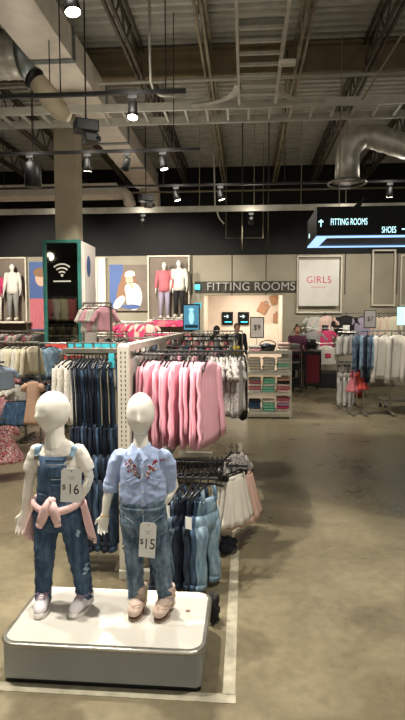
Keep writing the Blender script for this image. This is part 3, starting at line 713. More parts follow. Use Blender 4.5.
# pink jacket tied at the waist
J = empty('waist_jacket', (0, 0, 0)); J.parent = A; J['label'] = 'blush pink jacket knotted by its sleeves'
pts = [L(58, 501) + Vector((.118 * math.cos(g), .096 * math.sin(g), .008 * math.cos(2 * g) - .012 * math.sin(g) * -1)) for g in [2 * PI * i / 32 for i in range(32)]]
MB().tube(pts, [(.017, .011)] * 32, 12, side=(0, 0, 1), close=True, fold=ripple(2, .12, 6)).build('wrapped_sleeves', 'pinkjacket', J, smooth=True)
MB().ball(L(51, 501, -.105), (.021, .017, .019), 16, fn=lambda q: q * (1 + .12 * math.sin(7 * q.x + 5 * q.z))).build('sleeve_knot', 'pinkjacket', J, smooth=True)
for pp, nm in (([(50, 500, -.11), (45, 510, -.115), (42, 519, -.11), (40, 524, -.105)], 'hanging_sleeve'), ([(52, 502, -.11), (54, 511, -.12), (56, 519, -.115), (57, 523, -.11)], 'hanging_sleeve')):
    q = [L(*t) for t in pp]; s_ = MB().tube(q, [(.014, .011), (.021, .011), (.021, .011), (.019, .010)], 16, side=(1, 0, 0), fold=ripple(9, .1, 5)).build(nm, 'pinkjacket', J, smooth=True)
    e = (q[-1] - q[-2]).normalized(); MB().tube([q[-1], q[-1] + e * .018], [(.016, .010), (.017, .011)], 14, side=(1, 0, 0)).build('ribbed_cuff', 'pinkjacket', s_, smooth=True)
m = MB(); g0 = {}
for i in range(41):
    g = math.radians(-22 + 224 * i / 40)
    for j in range(13):
        t = j / 12; R = .122 + .05 * t + .010 * math.sin(9 * g + 3 * t) * t; RY = .1 + .035 * t + .008 * math.sin(11 * g) * t
        z = L(58, 502).z - t * (.21 + .02 * math.sin(3 * g)) * (1 - .25 * (abs(i - 20) / 20) ** 4)
        g0[i, j] = m.bm.verts.new(Vector((L(60, 500).x + R * math.cos(g), RY * math.sin(g) + .0, z)))
for i in range(40):
    for j in range(12): m.bm.faces.new((g0[i, j], g0[i + 1, j], g0[i + 1, j + 1], g0[i, j + 1]))
o = m.build('jacket_back', 'pinkjacket', J, smooth=True); md = o.modifiers.new('s', 'SOLIDIFY'); md.thickness = .008; md.offset = 0
fz = lambda px, py: fl(px, py, ZP) - A.location
shoe(A, (L(43.5, 600).x, .025, .001), (L(43.5, 600).x + .02, -.118, .001), 'sneaker', 'sneaker')
shoe(A, (L(87, 600).x, .03, .001), (L(87, 600).x - .042, -.10, .001), 'sneaker', 'sneaker')
price_tag(71, 485.5, .094, .158, 2.36, '16', 'white hanging price tag reading $16 on the overalls', .05, .05)
# ----------------------------------------------------------------- mannequin B (embroidered shirt)
c = at(148, 612, YM); B = empty('child_mannequin', (c.x, YM, ZP), 0, 'child mannequin in pale blue embroidered shirt, faded jeans and blush boots', 'mannequin')
L = local(B)
P = dict(neck=L(141, 449),
  torso=[(L(141, 446), .035, .03), (L(141, 453), .075, .042), (L(142, 460), .09, .052), (L(142, 475), .094, .062), (L(142, 488), .085, .06), (L(142, 500), .09, .065), (L(143, 515), .095, .07), (L(144, 528), .08, .06)],
  arms=[dict(pts=[(L(121, 458), .024), (L(113, 473), .025), (L(110, 488), .0235), (L(107, 500, -.01), .0225), (L(105, 514, -.02), .0165)], d=L(102, 532, -.03) - L(105, 514, -.02), side=(1, .5, 0), s=.115, curl=.6, th=-1),
        dict(pts=[(L(163, 458), .024), (L(170, 472, .018), .025), (L(174, 486, .05), .0235), (L(168, 497, .02), .022), (L(162, 506, .01), .0165)], d=L(156, 514, .02) - L(162, 506, .01), side=(0, 1, 0), s=.1, curl=.3)],
  legs=[[(L(133, 522), .05), (L(134, 560), .036), (L(136, 602), .022)], [(L(154, 522), .05), (L(160, 560), .036), (L(165, 602), .022)]])
figure_body(P, dict(c=L(140.5, 414), r=(.068, .086, .102), yaw=.12, tilt=.0, neck=.034), .0035, 'mannequin', parent=B)
MB().tube([L(105, 515, -.02) + Vector((.021 * math.cos(g), .021 * math.sin(g), 0)) for g in [2 * PI * i / 20 for i in range(20)]], .002, 6, close=True).build('gold_bracelet', 'gold', B, smooth=True)
m = MB(); f = ripple(21, .085, 6)
m.tube([L(141, 447), L(141, 450), L(142, 456), L(142, 464), L(142, 474), L(142, 484), L(142, 492), L(142, 498), L(142, 502)], [(.05, .045), (.078, .055), (.1, .065), (.108, .072), (.108, .075), (.108, .078), (.11, .082), (.108, .08), (.098, .074)], 44, side=(1, 0, 0), fold=f)
m.tube([L(121, 453), L(116, 462), L(113, 474), L(111, 484), L(110.5, 489)], [.031, .035, .035, .033, .032], 20, fold=ripple(22, .07, 4))
m.tube([L(163, 453), L(168, 462, .01), L(169, 474, .02), L(169.5, 484, .04), L(169.5, 488, .045)], [.031, .035, .035, .033, .032], 20, fold=ripple(23, .07, 4))
m.ball(L(121, 456), .033, 14); m.ball(L(163, 456), .033, 14)
sh = remesh(m.build('blue_shirt', 'shirtblue', B, smooth=True), .004, 2); wrinkle(sh, .0045, (17, 17, 22), 9)
for (a, b, dy, a2, b2, dy2) in ((111, 483, 0, 110.5, 491, 0), (169.5, 482, .038, 169.5, 490, .05)):
    MB().tube([L(a, b, dy), L(a2, b2, dy2)], [.0365, .036], 20, fold=ripple(24, .03)).build('rolled_cuff', 'shirtblue', B, smooth=True)
tS = bvh(sh)
# collar: two points and a stand
MB().tube([L(141, 446.5) + Vector((.043 * math.cos(g), .038 * math.sin(g) + .002, .006 * math.sin(g))) for g in [2 * PI * i / 26 for i in range(26)]], [(.014, .004)] * 26, 8, side=(0, 0, 1), close=True).build('collar_stand', 'shirtblue', B, smooth=True)
for s_ in (-1, 1):
    cx = L(141.5, 447)
    out = [(cx.x + s_ * .002, -.055, cx.z - .008), (cx.x + s_ * .022, -.078, cx.z - .052), (cx.x + s_ * .055, -.062, cx.z - .026), (cx.x + s_ * .047, -.012, cx.z + .014), (cx.x + s_ * .038, .0, cx.z + .022), (cx.x + s_ * .03, -.03, cx.z + .012)]
    m = MB(); vs = [m.bm.verts.new(p) for p in out]; m.bm.faces.new((vs[0], vs[1], vs[2], vs[5])); m.bm.faces.new((vs[5], vs[2], vs[3], vs[4]))
    o = m.build('collar_point', 'shirtblue', B); md = o.modifiers.new('s', 'SOLIDIFY'); md.thickness = .004; md.offset = 0
# placket, yoke and pockets
patch(tS, L(142, 0).x, L(0, 476).z, .018, .21, 'button_placket', 'shirtblue', B, 3, 24, .003)
m = MB()
for py in (459, 467, 475, 483, 491):
    q = conform(tS, L(142, 0).x, L(0, py).z, off=.0045)
    if q: m.cyl(q, q - Vector((0, .002, 0)), .004, seg=10)
m.build('buttons', 'rubber', B)
for s_ in (-1, 1): patch(tS, L(142, 0).x + s_ * .05, L(0, 474).z, .05, .03, 'yoke_flap', 'shirtblue', B, 8, 6, .003, ang=s_ * -.5)
# embroidery
rr = random.Random(5); ms = {'emb_red': MB(), 'emb_white': MB(), 'emb_green': MB()}
for s_ in (-1, 1):
    for k in range(52):
        t = rr.random(); a = L(141, 0).x + s_ * (.075 - .06 * t + rr.gauss(0, .013)); z = L(0, 450).z - .02 - t * .085 + rr.gauss(0, .006)
        q = conform(tS, a, z, off=.0012)
        if q is None: continue
        kk = rr.choice(('emb_red', 'emb_white', 'emb_red', 'emb_green')); R = rr.uniform(.0028, .0055)
        ms[kk].ball(q, (R, .0014, R), 8)
    for a_, z_, R in ((.058, .028, .009), (.036, .045, .007), (.028, .075, .006)):
        q = conform(tS, L(141, 0).x + s_ * a_, L(0, 450).z - z_, off=.001)
        if q: ms['emb_red'].ball(q, (R, .002, R), 10, fn=lambda v: v * (1 + .2 * math.cos(5 * math.atan2(v.z, v.x))))
for k, v in ms.items():
    o = v.build({'emb_red': 'embroidered_roses', 'emb_white': 'embroidered_blossoms', 'emb_green': 'embroidered_leaves'}[k], k, B)
# jeans
m = MB(); f = ripple(31, .03, 4)
m.tube([L(142, 497), L(142, 503), L(143, 512), L(144, 522), L(144, 531)], [(.106, .082), (.107, .083), (.112, .086), (.112, .086), (.09, .07)], 36, side=(1, 0, 0), fold=f)
for pts, sd_ in (([(132, 516, 0, .058), (133, 530, 0, .056), (134, 545, -.004, .05), (134.5, 560, -.008, .044), (135, 578, 0, .04), (136, 590, 0, .037), (136, 597, 0, .035)], 32),
                 ([(155, 516, 0, .058), (157, 530, 0, .056), (159, 545, -.004, .05), (160.5, 560, -.008, .044), (163, 578, 0, .04), (165, 590, 0, .038), (166, 597, 0, .037)], 33)):
    q = [L(a, b, d_) for a, b, d_, _ in pts]; rr_ = [t[3] for t in pts]; qq, r2 = [], []
    for i in range(len(q) - 1):
        for k in range(5):
            t = k / 5; qq.append(q[i].lerp(q[i + 1], t)); r2.append(rr_[i] * (1 - t) + rr_[i + 1] * t)
    qq.append(q[-1]); r2.append(rr_[-1]); r2 = [v * (1 + (.045 if i > len(r2) * .5 else .015) * math.sin(i * 1.7 + sd_)) for i, v in enumerate(r2)]
    m.tube(qq, r2, 24, fold=ripple(sd_, .045, 4))
jn = remesh(m.build('faded_jeans', 'denim_grey', B, smooth=True), .0045, 2); wrinkle(jn, .0035, (13, 13, 36), 12); tJ = bvh(jn)
patch(tJ, L(142, 0).x, L(0, 501).z, .2, .02, 'waistband', 'denim_grey', B, 22, 2, .004)
q = conform(tJ, L(142, 0).x, L(0, 501).z, off=.007); MB().cyl(q, q - Vector((0, .003, 0)), .006).build('waist_button', 'chrome', B)
patch(tJ, L(142.5, 0).x, L(0, 514).z, .006, .09, 'fly_seam', 'denim_light', B, 2, 12, .003)
for s_ in (-1, 1): patch(tJ, L(142, 0).x + s_ * .065, L(0, 510).z, .05, .006, 'pocket_edge', 'denim_light', B, 8, 2, .003, ang=s_ * .5)
for a, b in ((136, 597), (166, 597)):
    m = MB(); q = L(a, b)
    for k in range(34):
        g = 2 * PI * k / 34; R = .036; l_ = random.uniform(.006, .016)
        m.cyl(q + Vector((R * math.cos(g), R * math.sin(g), .004)), q + Vector(((R + .006) * math.cos(g + .1), (R + .006) * math.sin(g + .1), -l_)), .0012, .0006, 4)
    m.build('frayed_hem', 'denim_pale', B)
shoe(B, (L(138, 600).x + .005, .03, .001), (L(138, 600).x - .004, -.105, .001), 'boot', 'ankle_boot')
shoe(B, (L(168, 600).x, .03, .001), (L(168, 600).x - .036, -.105, .001), 'boot', 'ankle_boot')
price_tag(147.5, 540, .077, .165, 2.375, '15', 'white hanging price tag reading $15 on the faded jeans', -.04, .06)
#MARK3
# ================================================================= GARMENTS
def g_top(seed, w=.34, ln=.55, sl=.42, t=.028, flare=1.0, mat='wfelt'):
    m = MB(); f = ripple(seed, .16, 5); rr = random.Random(seed); h = w / 2
    zs = [(-.055, .05, .022), (-.07, .09, .024), (-.085, h * .86, .024), (-.11, h * .93, t)]
    for i in range(1, 9): k = i / 8; zs.append((-.11 - (ln - .06) * k, h * (.86 + .1 * k) * (1 + (flare - 1) * k), t * (1 + .35 * k)))
    m.tube([(.006 * math.sin(3 * z * 9 + seed), 0, z) for z, a, b in zs], [(a, b) for z, a, b in zs], 22, side=(1, 0, 0), fold=f)
    for s in (-1, 1):
        q = [(s * h * .84, 0, -.095), (s * h * 1.0, .0, -.12)]; rd = [(.03, t * .7), (.042, t * .85)]
        n = 7
        for i in range(1, n + 1):
            k = i / n; q.append((s * (h * 1.0 + (.055 if sl > .2 else .08) * k), rr.uniform(-.006, .006) - .012 * k, -.12 - sl * k * (1 if sl > .2 else .7))); rd.append((.042 - .008 * k, t * (.85 - .15 * k)))
        m.tube(q, rd, 12, side=(1, 0, 0), fold=ripple(seed + 7, .14, 4))
        if sl > 9: m.tube([Vector(q[-1]) + Vector((0, 0, .03)), Vector(q[-1]) - Vector((0, 0, .012))], [(.031, t * .72)] * 2, 10, side=(1, 0, 0))
    return m.mesh('garment', mat)
def g_dress(seed, w=.28, ln=.7, t=.028, flare=1.7, mat='peach'):
    m = MB(); h = w / 2; zs = [(-.055, .05, .02), (-.075, h * .8, .022), (-.12, h * .8, t), (-.12 - ln * .25, h * .72, t)]
    for i in range(1, 9): k = i / 8; zs.append((-.12 - ln * (.25 + .75 * k), h * (.72 + (flare - .72) * k), t * (1 + 1.6 * k)))
    m.tube([(0, 0, z) for z, a, b in zs], [(a, b) for z, a, b in zs], 40, side=(1, 0, 0), fold=lambda g, k: 1 + .13 * max(0, k - .25) * math.sin(9 * g + seed) + .04 * math.sin(4 * g + seed))
    for s in (-1, 1): m.tube([(s * h * .72, 0, -.085), (s * h * 1.0, 0, -.12), (s * h * 1.12, 0, -.17)], [(.03, .02), (.036, .024), (.034, .026)], 10, side=(1, 0, 0))
    return m.mesh('garment', mat)
def g_skirt(seed, w=.24, ln=.3, t=.03, flare=1.9, mat='creamf'):
    m = MB(); h = w / 2; zs = []
    for i in range(10): k = i / 9; zs.append((-.07 - ln * k, h * (1 + (flare - 1) * k), t * (.6 + 1.6 * k)))
    m.tube([(0, 0, z) for z, a, b in zs], [(a, b) for z, a, b in zs], 48, side=(1, 0, 0), fold=lambda g, k: 1 + .16 * (k + .1) * math.sin(11 * g + seed) + .05 * math.sin(5 * g))
    m.tube([(0, 0, -.06), (0, 0, -.09)], [(h * 1.02, t * .65)] * 2, 24, side=(1, 0, 0))
    return m.mesh('garment', mat)
def g_overall(seed, ln=1.1, w=.26, t=.026, strap=.3, mat='denim_dark'):
    m = MB(); h = w / 2; f = ripple(seed, .12, 4)
    zb = -.07 - (ln * strap); zw = zb - ln * .16; zc = zw - ln * .16; ze = -.07 - ln
    for s in (-1, 1): m.tube([(s * .055, .004, -.06), (s * .06, -.008, (zb - .06) / 2), (s * .06, -.012, zb - .01)], [(.014, .009)] * 3, 8, side=(1, 0, 0))
    m.tube([(0, 0, zb), (0, 0, zb - .01), (0, 0, zw)], [(h * .62, t * .5), (h * .66, t * .7), (h * .8, t * .9)], 20, side=(1, 0, 0), fold=f)
    m.tube([(0, 0, zw + .01), (0, 0, zw - .03), (0, 0, zc)], [(h * .86, t), (h * .98, t * 1.15), (h, t * 1.2)], 22, side=(1, 0, 0), fold=f)
    for s in (-1, 1):
        n = 6; m.tube([(s * h * (.46 + .1 * i / n), .008 * math.sin(i * 1.7 + seed), zc + .04 + (ze - zc - .04) * i / n) for i in range(n + 1)], [(h * (.5 - .13 * i / n), t * (1.15 - .15 * i / n)) for i in range(n + 1)], 14, side=(1, 0, 0), fold=f)
        m.tube([(s * h * .56, 0, ze + .035), (s * h * .56, 0, ze)], [(h * .42, t * 1.15)] * 2, 14, side=(1, 0, 0))
    m.box((0, -t * .9, (zb + zw) / 2 - .01), (h * .7, .006, (zb - zw) * .55), bev=.002)
    for s in (-1, 1): m.box((s * .06, -t * .75, zb - .008), (.022, .006, .02))
    return m.mesh('garment', mat)
def h_shoulder(w=.32, mat='blackplastic'):
    m = MB()
    m.tube([(-.002, 0, -.035)] + [(.016 * math.sin(a), 0, -.004 - .0 + .016 * math.cos(a)) for a in [PI * .95 - i * PI * 1.35 / 9 for i in range(10)]], .0035, 6, side=(0, 1, 0))
    m.tube([(-w / 2, 0, -.095), (-w / 4, 0, -.065), (0, 0, -.04), (w / 4, 0, -.065), (w / 2, 0, -.095)], [(.006, .008)] * 5, 8, side=(0, 1, 0))
    return m.mesh('hanger', mat)
def h_clip(w=.26, mat='blackplastic'):
    m = MB()
    m.tube([(-.002, 0, -.05)] + [(.016 * math.sin(a), 0, -.004 + .016 * math.cos(a)) for a in [PI * .95 - i * PI * 1.35 / 9 for i in range(10)]], .0035, 6, side=(0, 1, 0))
    m.tube([(-w / 2, 0, -.055), (w / 2, 0, -.055)], [(.006, .006)] * 2, 8, side=(0, 1, 0))
    for s in (-1, 1): m.box((s * w * .42, 0, -.065), (.03, .024, .035), bev=.003)
    return m.mesh('hanger', mat)
HS, HC = h_shoulder(), h_clip(); HC2 = h_clip(.3)
def add(name, me, loc, rz, label, cat, group=None, s=1, sz=None, kids=()):
    o = bpy.data.objects.new(name, me); C.objects.link(o); o.location = loc; o.rotation_euler.z = rz; o.scale = (s, s, sz or s)
    return tag(o, label, cat, group)
ORD = 'first second third fourth fifth sixth seventh eighth ninth tenth eleventh twelfth thirteenth fourteenth fifteenth sixteenth seventeenth eighteenth nineteenth'.split()
def row(name, meshes, p0, p1, n, rz, label, cat, group, hanger=HS, hl='black plastic hanger', jit=.08, s=1, hlabel=None, first=None, last=None, gh=None, kid=None, sz=None):
    p0, p1 = Vector(p0), Vector(p1); rr = random.Random(hash(label) % 999 if False else len(label) * 7 + n); out = []
    for i in range(n):
        k = i / max(n - 1, 1); q = p0.lerp(p1, k); a = rz + rr.uniform(-jit, jit)
        lb, gg = label, group
        od = ORD[i] if i < n - 1 or n > 24 else 'last'
        hidden = False
        if n > 1 and not hidden: lb = label + ', ' + od + ' from left'
        if i == 0 and first: lb = first
        if i == n - 1 and last: lb = last
        o = add(name, meshes[i % len(meshes)], q, a, lb, cat, gg if n > 1 else None, s, (sz or s) * rr.uniform(.985, 1.02)); out.append(o)
        if hanger: add('clothes_hanger', hanger, q, a, hlabel or (hl + ' in the ' + group if hidden or n == 1 else 'black hanger holding ' + od + ' from left of the ' + group), 'hanger', ('hangers of the ' + group) if n > 1 else None, s)
        if kid and i in kid: 
            t_ = MB().box((-.15, .0, -.17 - .03 * (i % 3)), (.002, .04, .07)).build('paper_tag', 'card', o)
    return out
R = lambda i: random.Random(i)
# ----------------------------------------------------------------- front gondola
GX = -.728
r = empty('clothes_gondola', (GX, 3.2, 0), 0, 'pale slotted-post clothes gondola standing right behind the mannequin platform', 'clothes rack')
for y in (0, 1.5, 3.0):
    po = MB().box((0, y, .725), (.072, .04, 1.44), bev=.003).build('slotted_post', 'fixture', r)
    if y == 0:
        m = MB()
        for k in range(44):
            for s in (-1, 1): m.box((s * .013, -.0205, .2 + k * .028), (.006, .002, .014))
        m.build('post_slots', 'slot', po)
    MB().box((.16, y, .03), (.4, .05, .06), bev=.005).build('base_foot', 'fixture', r)
MB().box((0, 1.5, 1.43), (.06, 3.0, .045), bev=.004).build('top_rail', 'fixture', r)
MB().box((-.2, .0, 1.415), (.34, .03, .03), bev=.003).build('side_rail', 'steel', r)
MB().box((0, 1.5, .8), (.012, 2.96, 1.1)).build('back_panel', 'ltgrey', r)
def bar(x0, x1, y, z, nm='hang_bar'): MB().cyl((x0 - GX, y - 3.2, z), (x1 - GX, y - 3.2, z), .009, seg=8).build(nm, 'black', r)
def hook(px, py, Y): return at(px, py, Y)
# overalls on the left arm
a, b = hook(74, 352, 3.36), hook(114, 352, 3.36); z = a.z; bar(GX, a.x - .05, 3.36, z - .006)
b.z = a.z
me = [g_overall(s, 1.17, .27, .024, .34, mm) for s, mm in ((1, 'denim_deep'), (2, 'denim_dark'), (3, 'denim_deep'), (4, 'denim_overall'))]
row('denim_overalls', me, a, b, 12, PI / 2, 'long dark denim overalls hanging edge-on behind the mannequins', 'overalls', 'dark overalls on the left arm', jit=.12,
    first='dark denim overalls hanging leftmost on the arm left of the slotted post')
# cyan size rings / price rail above
m = empty('price_rail', hook(92, 345, 3.3), 0, 'clear cyan-tinted ticket rail above the dark denim overalls', 'ticket rail')
MB().box((0, 0, 0), (.32, .02, .02), bev=.003).build('ticket_strip', 'steel', m); MB().box((0, 0, .014), (.32, .03, .006)).build('rail_cap', 'chrome', m)
for k, (x, w_) in enumerate(((-.13, .03), (-.08, .04), (-.02, .05), (.04, .04), (.09, .05), (.14, .03))): MB().box((x, -.012, -.004 + .004 * (k % 2)), (w_, .004, .026)).build('cyan_ticket', 'cyanp', m)
MB().box((.125, -.01, -.09), (.035, .004, .1)).build('blue_ticket', 'cyanp', m)
# pink shirts
a, b = hook(144, 353, 3.6), hook(207, 352, 3.5); b.z = a.z; bar(GX, b.x + .04, 3.55, a.z - .006)
me = [g_top(s, .33, .50 + .025 * (s % 3), .36 + .03 * (s % 4), .016, 1.14, 'pinkshirt') for s in (11, 12, 13, 14, 15)]
pk_ = row('long_sleeved_shirt', me, a, b, 16, PI / 2 - .12, 'pink long-sleeved shirt hanging edge-on beside the slotted post', 'shirt', 'pink shirts on the right arm', jit=.14,
    last='pink long-sleeved shirt hanging last at the aisle end of its row')
pk_[-1].rotation_euler.z = PI / 2 - .42
# printed tops behind
a, b = hook(214, 350, 4.15), hook(238, 350, 4.1); b.z = a.z; bar(GX, b.x + .05, 4.12, a.z - .006)
row('printed_blouse', [g_top(s, .3, .42, .12, .028, 1.15, 'patt') for s in (21, 22)], a, b, 6, PI / 2, 'black and white printed short-sleeved top behind the pink shirts', 'top', 'printed tops behind the pink shirts')
a, b = hook(232, 350, 4.6), hook(241, 350, 4.5); b.z = a.z; bar(GX, b.x + .05, 4.55, a.z - .006)
row('grey_blouse', [g_top(23, .32, .42, .14, .03, 1.2, 'ltgrey')], a, b, 3, PI / 2, 'light grey top hanging behind the black and white printed tops', 'top', 'grey tops behind the printed tops')
row('cardigan', [g_top(24, .3, .55, .42, .03, 1, 'blackf'), g_top(25, .3, .55, .42, .03, 1, 'navyf')], hook(236, 350, 5.0), hook(243, 350, 4.95), 3, PI / 2, 'dark cardigan at the aisle side behind the grey tops', 'cardigan', 'dark cardigans at the aisle side')
row('yellow_blouse', [g_top(26, .3, .4, .14, .03, 1, 'yellow')], hook(235, 341, 5.7), hook(238, 341, 5.7), 2, PI / 2, 'yellow top peeking above the grey tops at the gondola end', 'top', 'yellow tops at the gondola end')
for j, (Y, x0, x1, py, mats, lb) in enumerate(((4.75, 140, 226, 346, ('greyf', 'pinkshirt', 'blackf'), 'nearer'), (5.5, 150, 230, 340, ('ltgrey', 'denim_mid', 'rosef'), 'middle'), (6.1, 165, 236, 336, ('creamf', 'rosef', 'greyf'), 'farthest'))):
    a, b = hook(x0, py, Y), hook(x1, py, Y); b.z = a.z; bar(GX, b.x + .03, Y, a.z - .006)
    row('hanging_blouse', [g_top(30 + j * 4 + k, .3, .42, .14, .026, 1, mm) for k, mm in enumerate(mats)], a, b, 16, PI / 2, 'mostly hidden top in the %s row behind the pink shirts' % lb, 'top', 'hidden tops in the %s row' % lb)
# lower tier right: denim overalls
a, b = hook(164, 476, 3.1), hook(208, 470, 3.1); b.z = a.z; bar(GX, b.x + .06, 3.1, a.z - .008); bar(GX, hook(232, 460, 3.5).x, 3.42, hook(200, 460, 3.42).z, 'lower_arm')
me = [g_overall(s, .58, .25, .023, .1, mm) for s, mm in ((41, 'denim_deep'), (42, 'denim_dark'), (43, 'denim_grey'), (44, 'denim_deep'), (45, 'denim_dark'), (46, 'denim_overall'), (47, 'denim_light'))]
row('short_overalls', me, a, b, 7, PI / 2 - .5, 'small denim pinafore overalls on the low arm near the floor', 'overalls', 'small overalls on the low arm', jit=.2, kid=(0, 2, 3, 5),
    last='light washed denim overalls hanging last on the low arm by the platform corner')
row('clip_hanger', [HC], hook(166, 462, 3.45), hook(222, 458, 3.45), 13, PI / 2, 'empty black clip hanger on the low bar under the pink shirts', 'hanger', 'empty clip hangers under the pink shirts', hanger=None)
a, b = hook(222, 464, 3.62), hook(236, 464, 3.58); b.z = a.z; bar(GX, b.x + .08, 3.6, a.z - .006)
row('pleated_skirt', [g_skirt(s, .2, .31, .03, 1.7, 'wfelt') for s in (51, 52)], a, b, 4, PI / 2 - .55, 'cream pleated skirt hanging low at the aisle side of the gondola', 'skirt', 'cream skirts low at the aisle side', hanger=HC,
    first='cream pleated skirt hanging innermost beside the light washed overalls')
a, b = hook(236, 462, 3.9), hook(243, 462, 3.85); b.z = a.z; bar(GX, b.x + .05, 3.88, a.z - .006)
row('tulle_skirt', [g_skirt(s, .22, .35, .035, 1.9, 'tulle') for s in (53, 54)], a, b, 2, PI / 2 - .6, 'blush tulle skirt just behind the cream pleated skirts', 'skirt', 'blush tulle skirts behind the cream ones', hanger=HC)
row('floral_romper', [g_top(55, .24, .2, .1, .03, 1.2, 'patt')], hook(231, 447, 3.7), hook(237, 447, 3.75), 2, PI / 2 - .5, 'small black and white floral top above the cream skirts', 'top', 'floral tops above the cream skirts')
def crumple(name, c, r_, mat, label, cat, seed=1):
    m = MB(); rr = random.Random(seed); ph = [rr.uniform(0, 6) for _ in range(6)]
    m.ball((0, 0, 0), r_, 24, fn=lambda q: q * (1 + .22 * math.sin(5 * q.x + ph[0]) * math.cos(6 * q.y + ph[1]) + .16 * math.sin(9 * q.z + 7 * q.x + ph[2])))
    zmin = min(v.co.z for v in m.bm.verts)
    for v in m.bm.verts: v.co.z = max(v.co.z - zmin - r_[2] * .15, 0)
    return tag(m.build(name, mat, None, loc=c, smooth=True), label, cat)
crumple('fallen_scarf', fl(213, 622), (.035, .05, .075), 'blackf', 'crumpled black cloth on the floor against the platform right side', 'cloth', 3)
crumple('ruffled_bag', fl(227, 553), (.06, .05, .055), 'navyf', 'crumpled dark navy cloth on the floor below the cream skirts', 'cloth', 5)
# lace tops left of the overalls
def rack(p, q, z, label, feet=.25, mat='steel', mid=None, ends=(0, 1)):
    p, q = Vector((p[0], p[1], 0)), Vector((q[0], q[1], 0)); c = (p + q) / 2; rr_ = empty('garment_rack', (c.x, c.y, 0), 0, label, 'clothes rack'); d = (q - p).normalized(); n = Vector((-d.y, d.x, 0))
    MB().cyl(p - c + Vector((0, 0, z)), q - c + Vector((0, 0, z)), .012, seg=8).build('hang_bar', 'chrome', rr_)
    if mid: MB().cyl(p - c + Vector((0, 0, mid)), q - c + Vector((0, 0, mid)), .01, seg=8).build('lower_bar', 'chrome', rr_)
    for e in (p.lerp(q, ends[0]), p.lerp(q, ends[1])):
        MB().box(e - c + Vector((0, 0, z / 2)), (.022, .022, z), bev=.003).build('post', mat, rr_)
        MB().box(e - c + Vector((0, 0, .03)), (.05 + abs(n.x) * feet * 2, .05 + abs(n.y) * feet * 2, .03), bev=.005).build('foot', mat, rr_)
    return rr_
a, b = hook(63, 354, 4.3), hook(75, 352, 4.3); b.z = a.z
row('lace_blouse', [g_top(s, .26, .5, .36, .02, 1.1, 'lace') for s in (61, 62)], a, b, 3, PI / 2 - .25, 'white lace top hanging between the left mannequin and the dark overalls', 'top', 'white lace tops beside the overalls', jit=.15)
rack((a.x - .02, 4.3), (b.x + .25, 4.3), a.z, 'steel rack holding the white lace tops behind the left mannequin')
# ----------------------------------------------------------------- left racks
def pair(x0, x1, py, Y0, Y1=None):
    a = hook(x0, py, Y0); b = hook(x1, py, Y1 or Y0); b.z = a.z; return a, b
a, b = pair(-14, -1, 362, 5.25)
row('pale_blue_blouse', [g_top(s, .30, .28, .10, .05, 1.35, 'bluef') for s in (63, 64)], a, b, 3, .9, 'powder blue flared top at the left edge above the floral dresses', 'top', 'powder blue tops at the left edge', s=.85)
a2, b2 = pair(-8, 4, 420, 5.2)
row('floral_dress', [g_dress(s, .24, .30, .05, 1.6, 'floralpink') for s in (65, 66)], a2, b2, 3, .7, 'pink floral flared dress hanging low at the left edge', 'dress', 'pink floral dresses at the left edge')
rack((a.x - .9, 5.25), (b.x + .05, 5.25), a.z, 'steel two-tier rack at the left edge with blue tops and floral dresses', mid=a2.z, ends=(0, .7))
a, b = pair(8, 31, 342, 6.5)
row('cream_cardigan', [g_top(s, .3, .34, .3, .036, 1, mm) for s, mm in ((67, 'creamf'), (68, 'wfelt'), (69, 'creamf'))], a, b, 7, PI / 2 - .35, 'cream knitted cardigan hanging in the upper row left of the mannequins', 'cardigan', 'cream cardigans in the upper left row', jit=.15)
a2, b2 = pair(18, 34, 377, 6.45)
row('lace_blouse', [g_top(70, .22, .2, .08, .035, 1.2, 'lace')], hook(15, 380, 6.3), hook(20, 380, 6.3), 2, .8, 'cream lace blouse hanging above the pleated denim skirt', 'blouse', 'lace blouses above the denim skirt')
row('denim_skirt', [g_skirt(71, .26, .26, .05, 1.55, 'denim_mid')], hook(17, 397, 6.2), hook(17, 397, 6.2), 1, .3, 'pleated mid-blue denim skirt hanging low at the left', 'skirt', 'left denim skirt', hanger=HC, hlabel='black clip hanger holding the pleated denim skirt')
row('peach_dress', [g_dress(72, .2, .44, .03, 1.15, 'peach')], hook(33, 377, 6.1), hook(33, 377, 6.1), 1, .2, 'peach sleeveless dress hanging behind the left mannequin head', 'dress', 'peach dress', hlabel='black hanger holding the peach dress')
rack((a.x - .7, 6.5), (b.x + .1, 6.5), a.z, 'steel two-tier rack under the cream cardigans', mid=a2.z)
a, b = pair(38, 50, 343, 7.0)
row('denim_jacket', [g_top(s, .34, .42, .38, .04, 1, mm) for s, mm in ((73, 'denim_light'), (74, 'denim_grey'))], a, b, 3, PI / 2 - .6, 'washed denim jacket hanging below the mirrored column', 'jacket', 'denim jackets below the mirrored column')
row('dark_floral_blouse', [g_top(s, .28, .34, .1, .03, 1.1, 'floraldark') for s in (75, 76)], *pair(38, 54, 376, 6.9), 5, PI / 2 - .3, 'dark floral top hanging under the denim jackets', 'top', 'dark floral tops under the jackets')
row('coral_blouse', [g_top(s, .34, .28, .2, .05, 1.1, 'red') for s in (77,)], *pair(56, 63, 340, 7.2), 3, .5, 'coral red top hanging below the right edge of the mirror', 'top', 'coral tops below the mirror')
rack((a.x - .2, 7.0), (hook(68, 343, 7.0).x, 7.0), a.z, 'steel rack below the mirrored column with denim jackets')
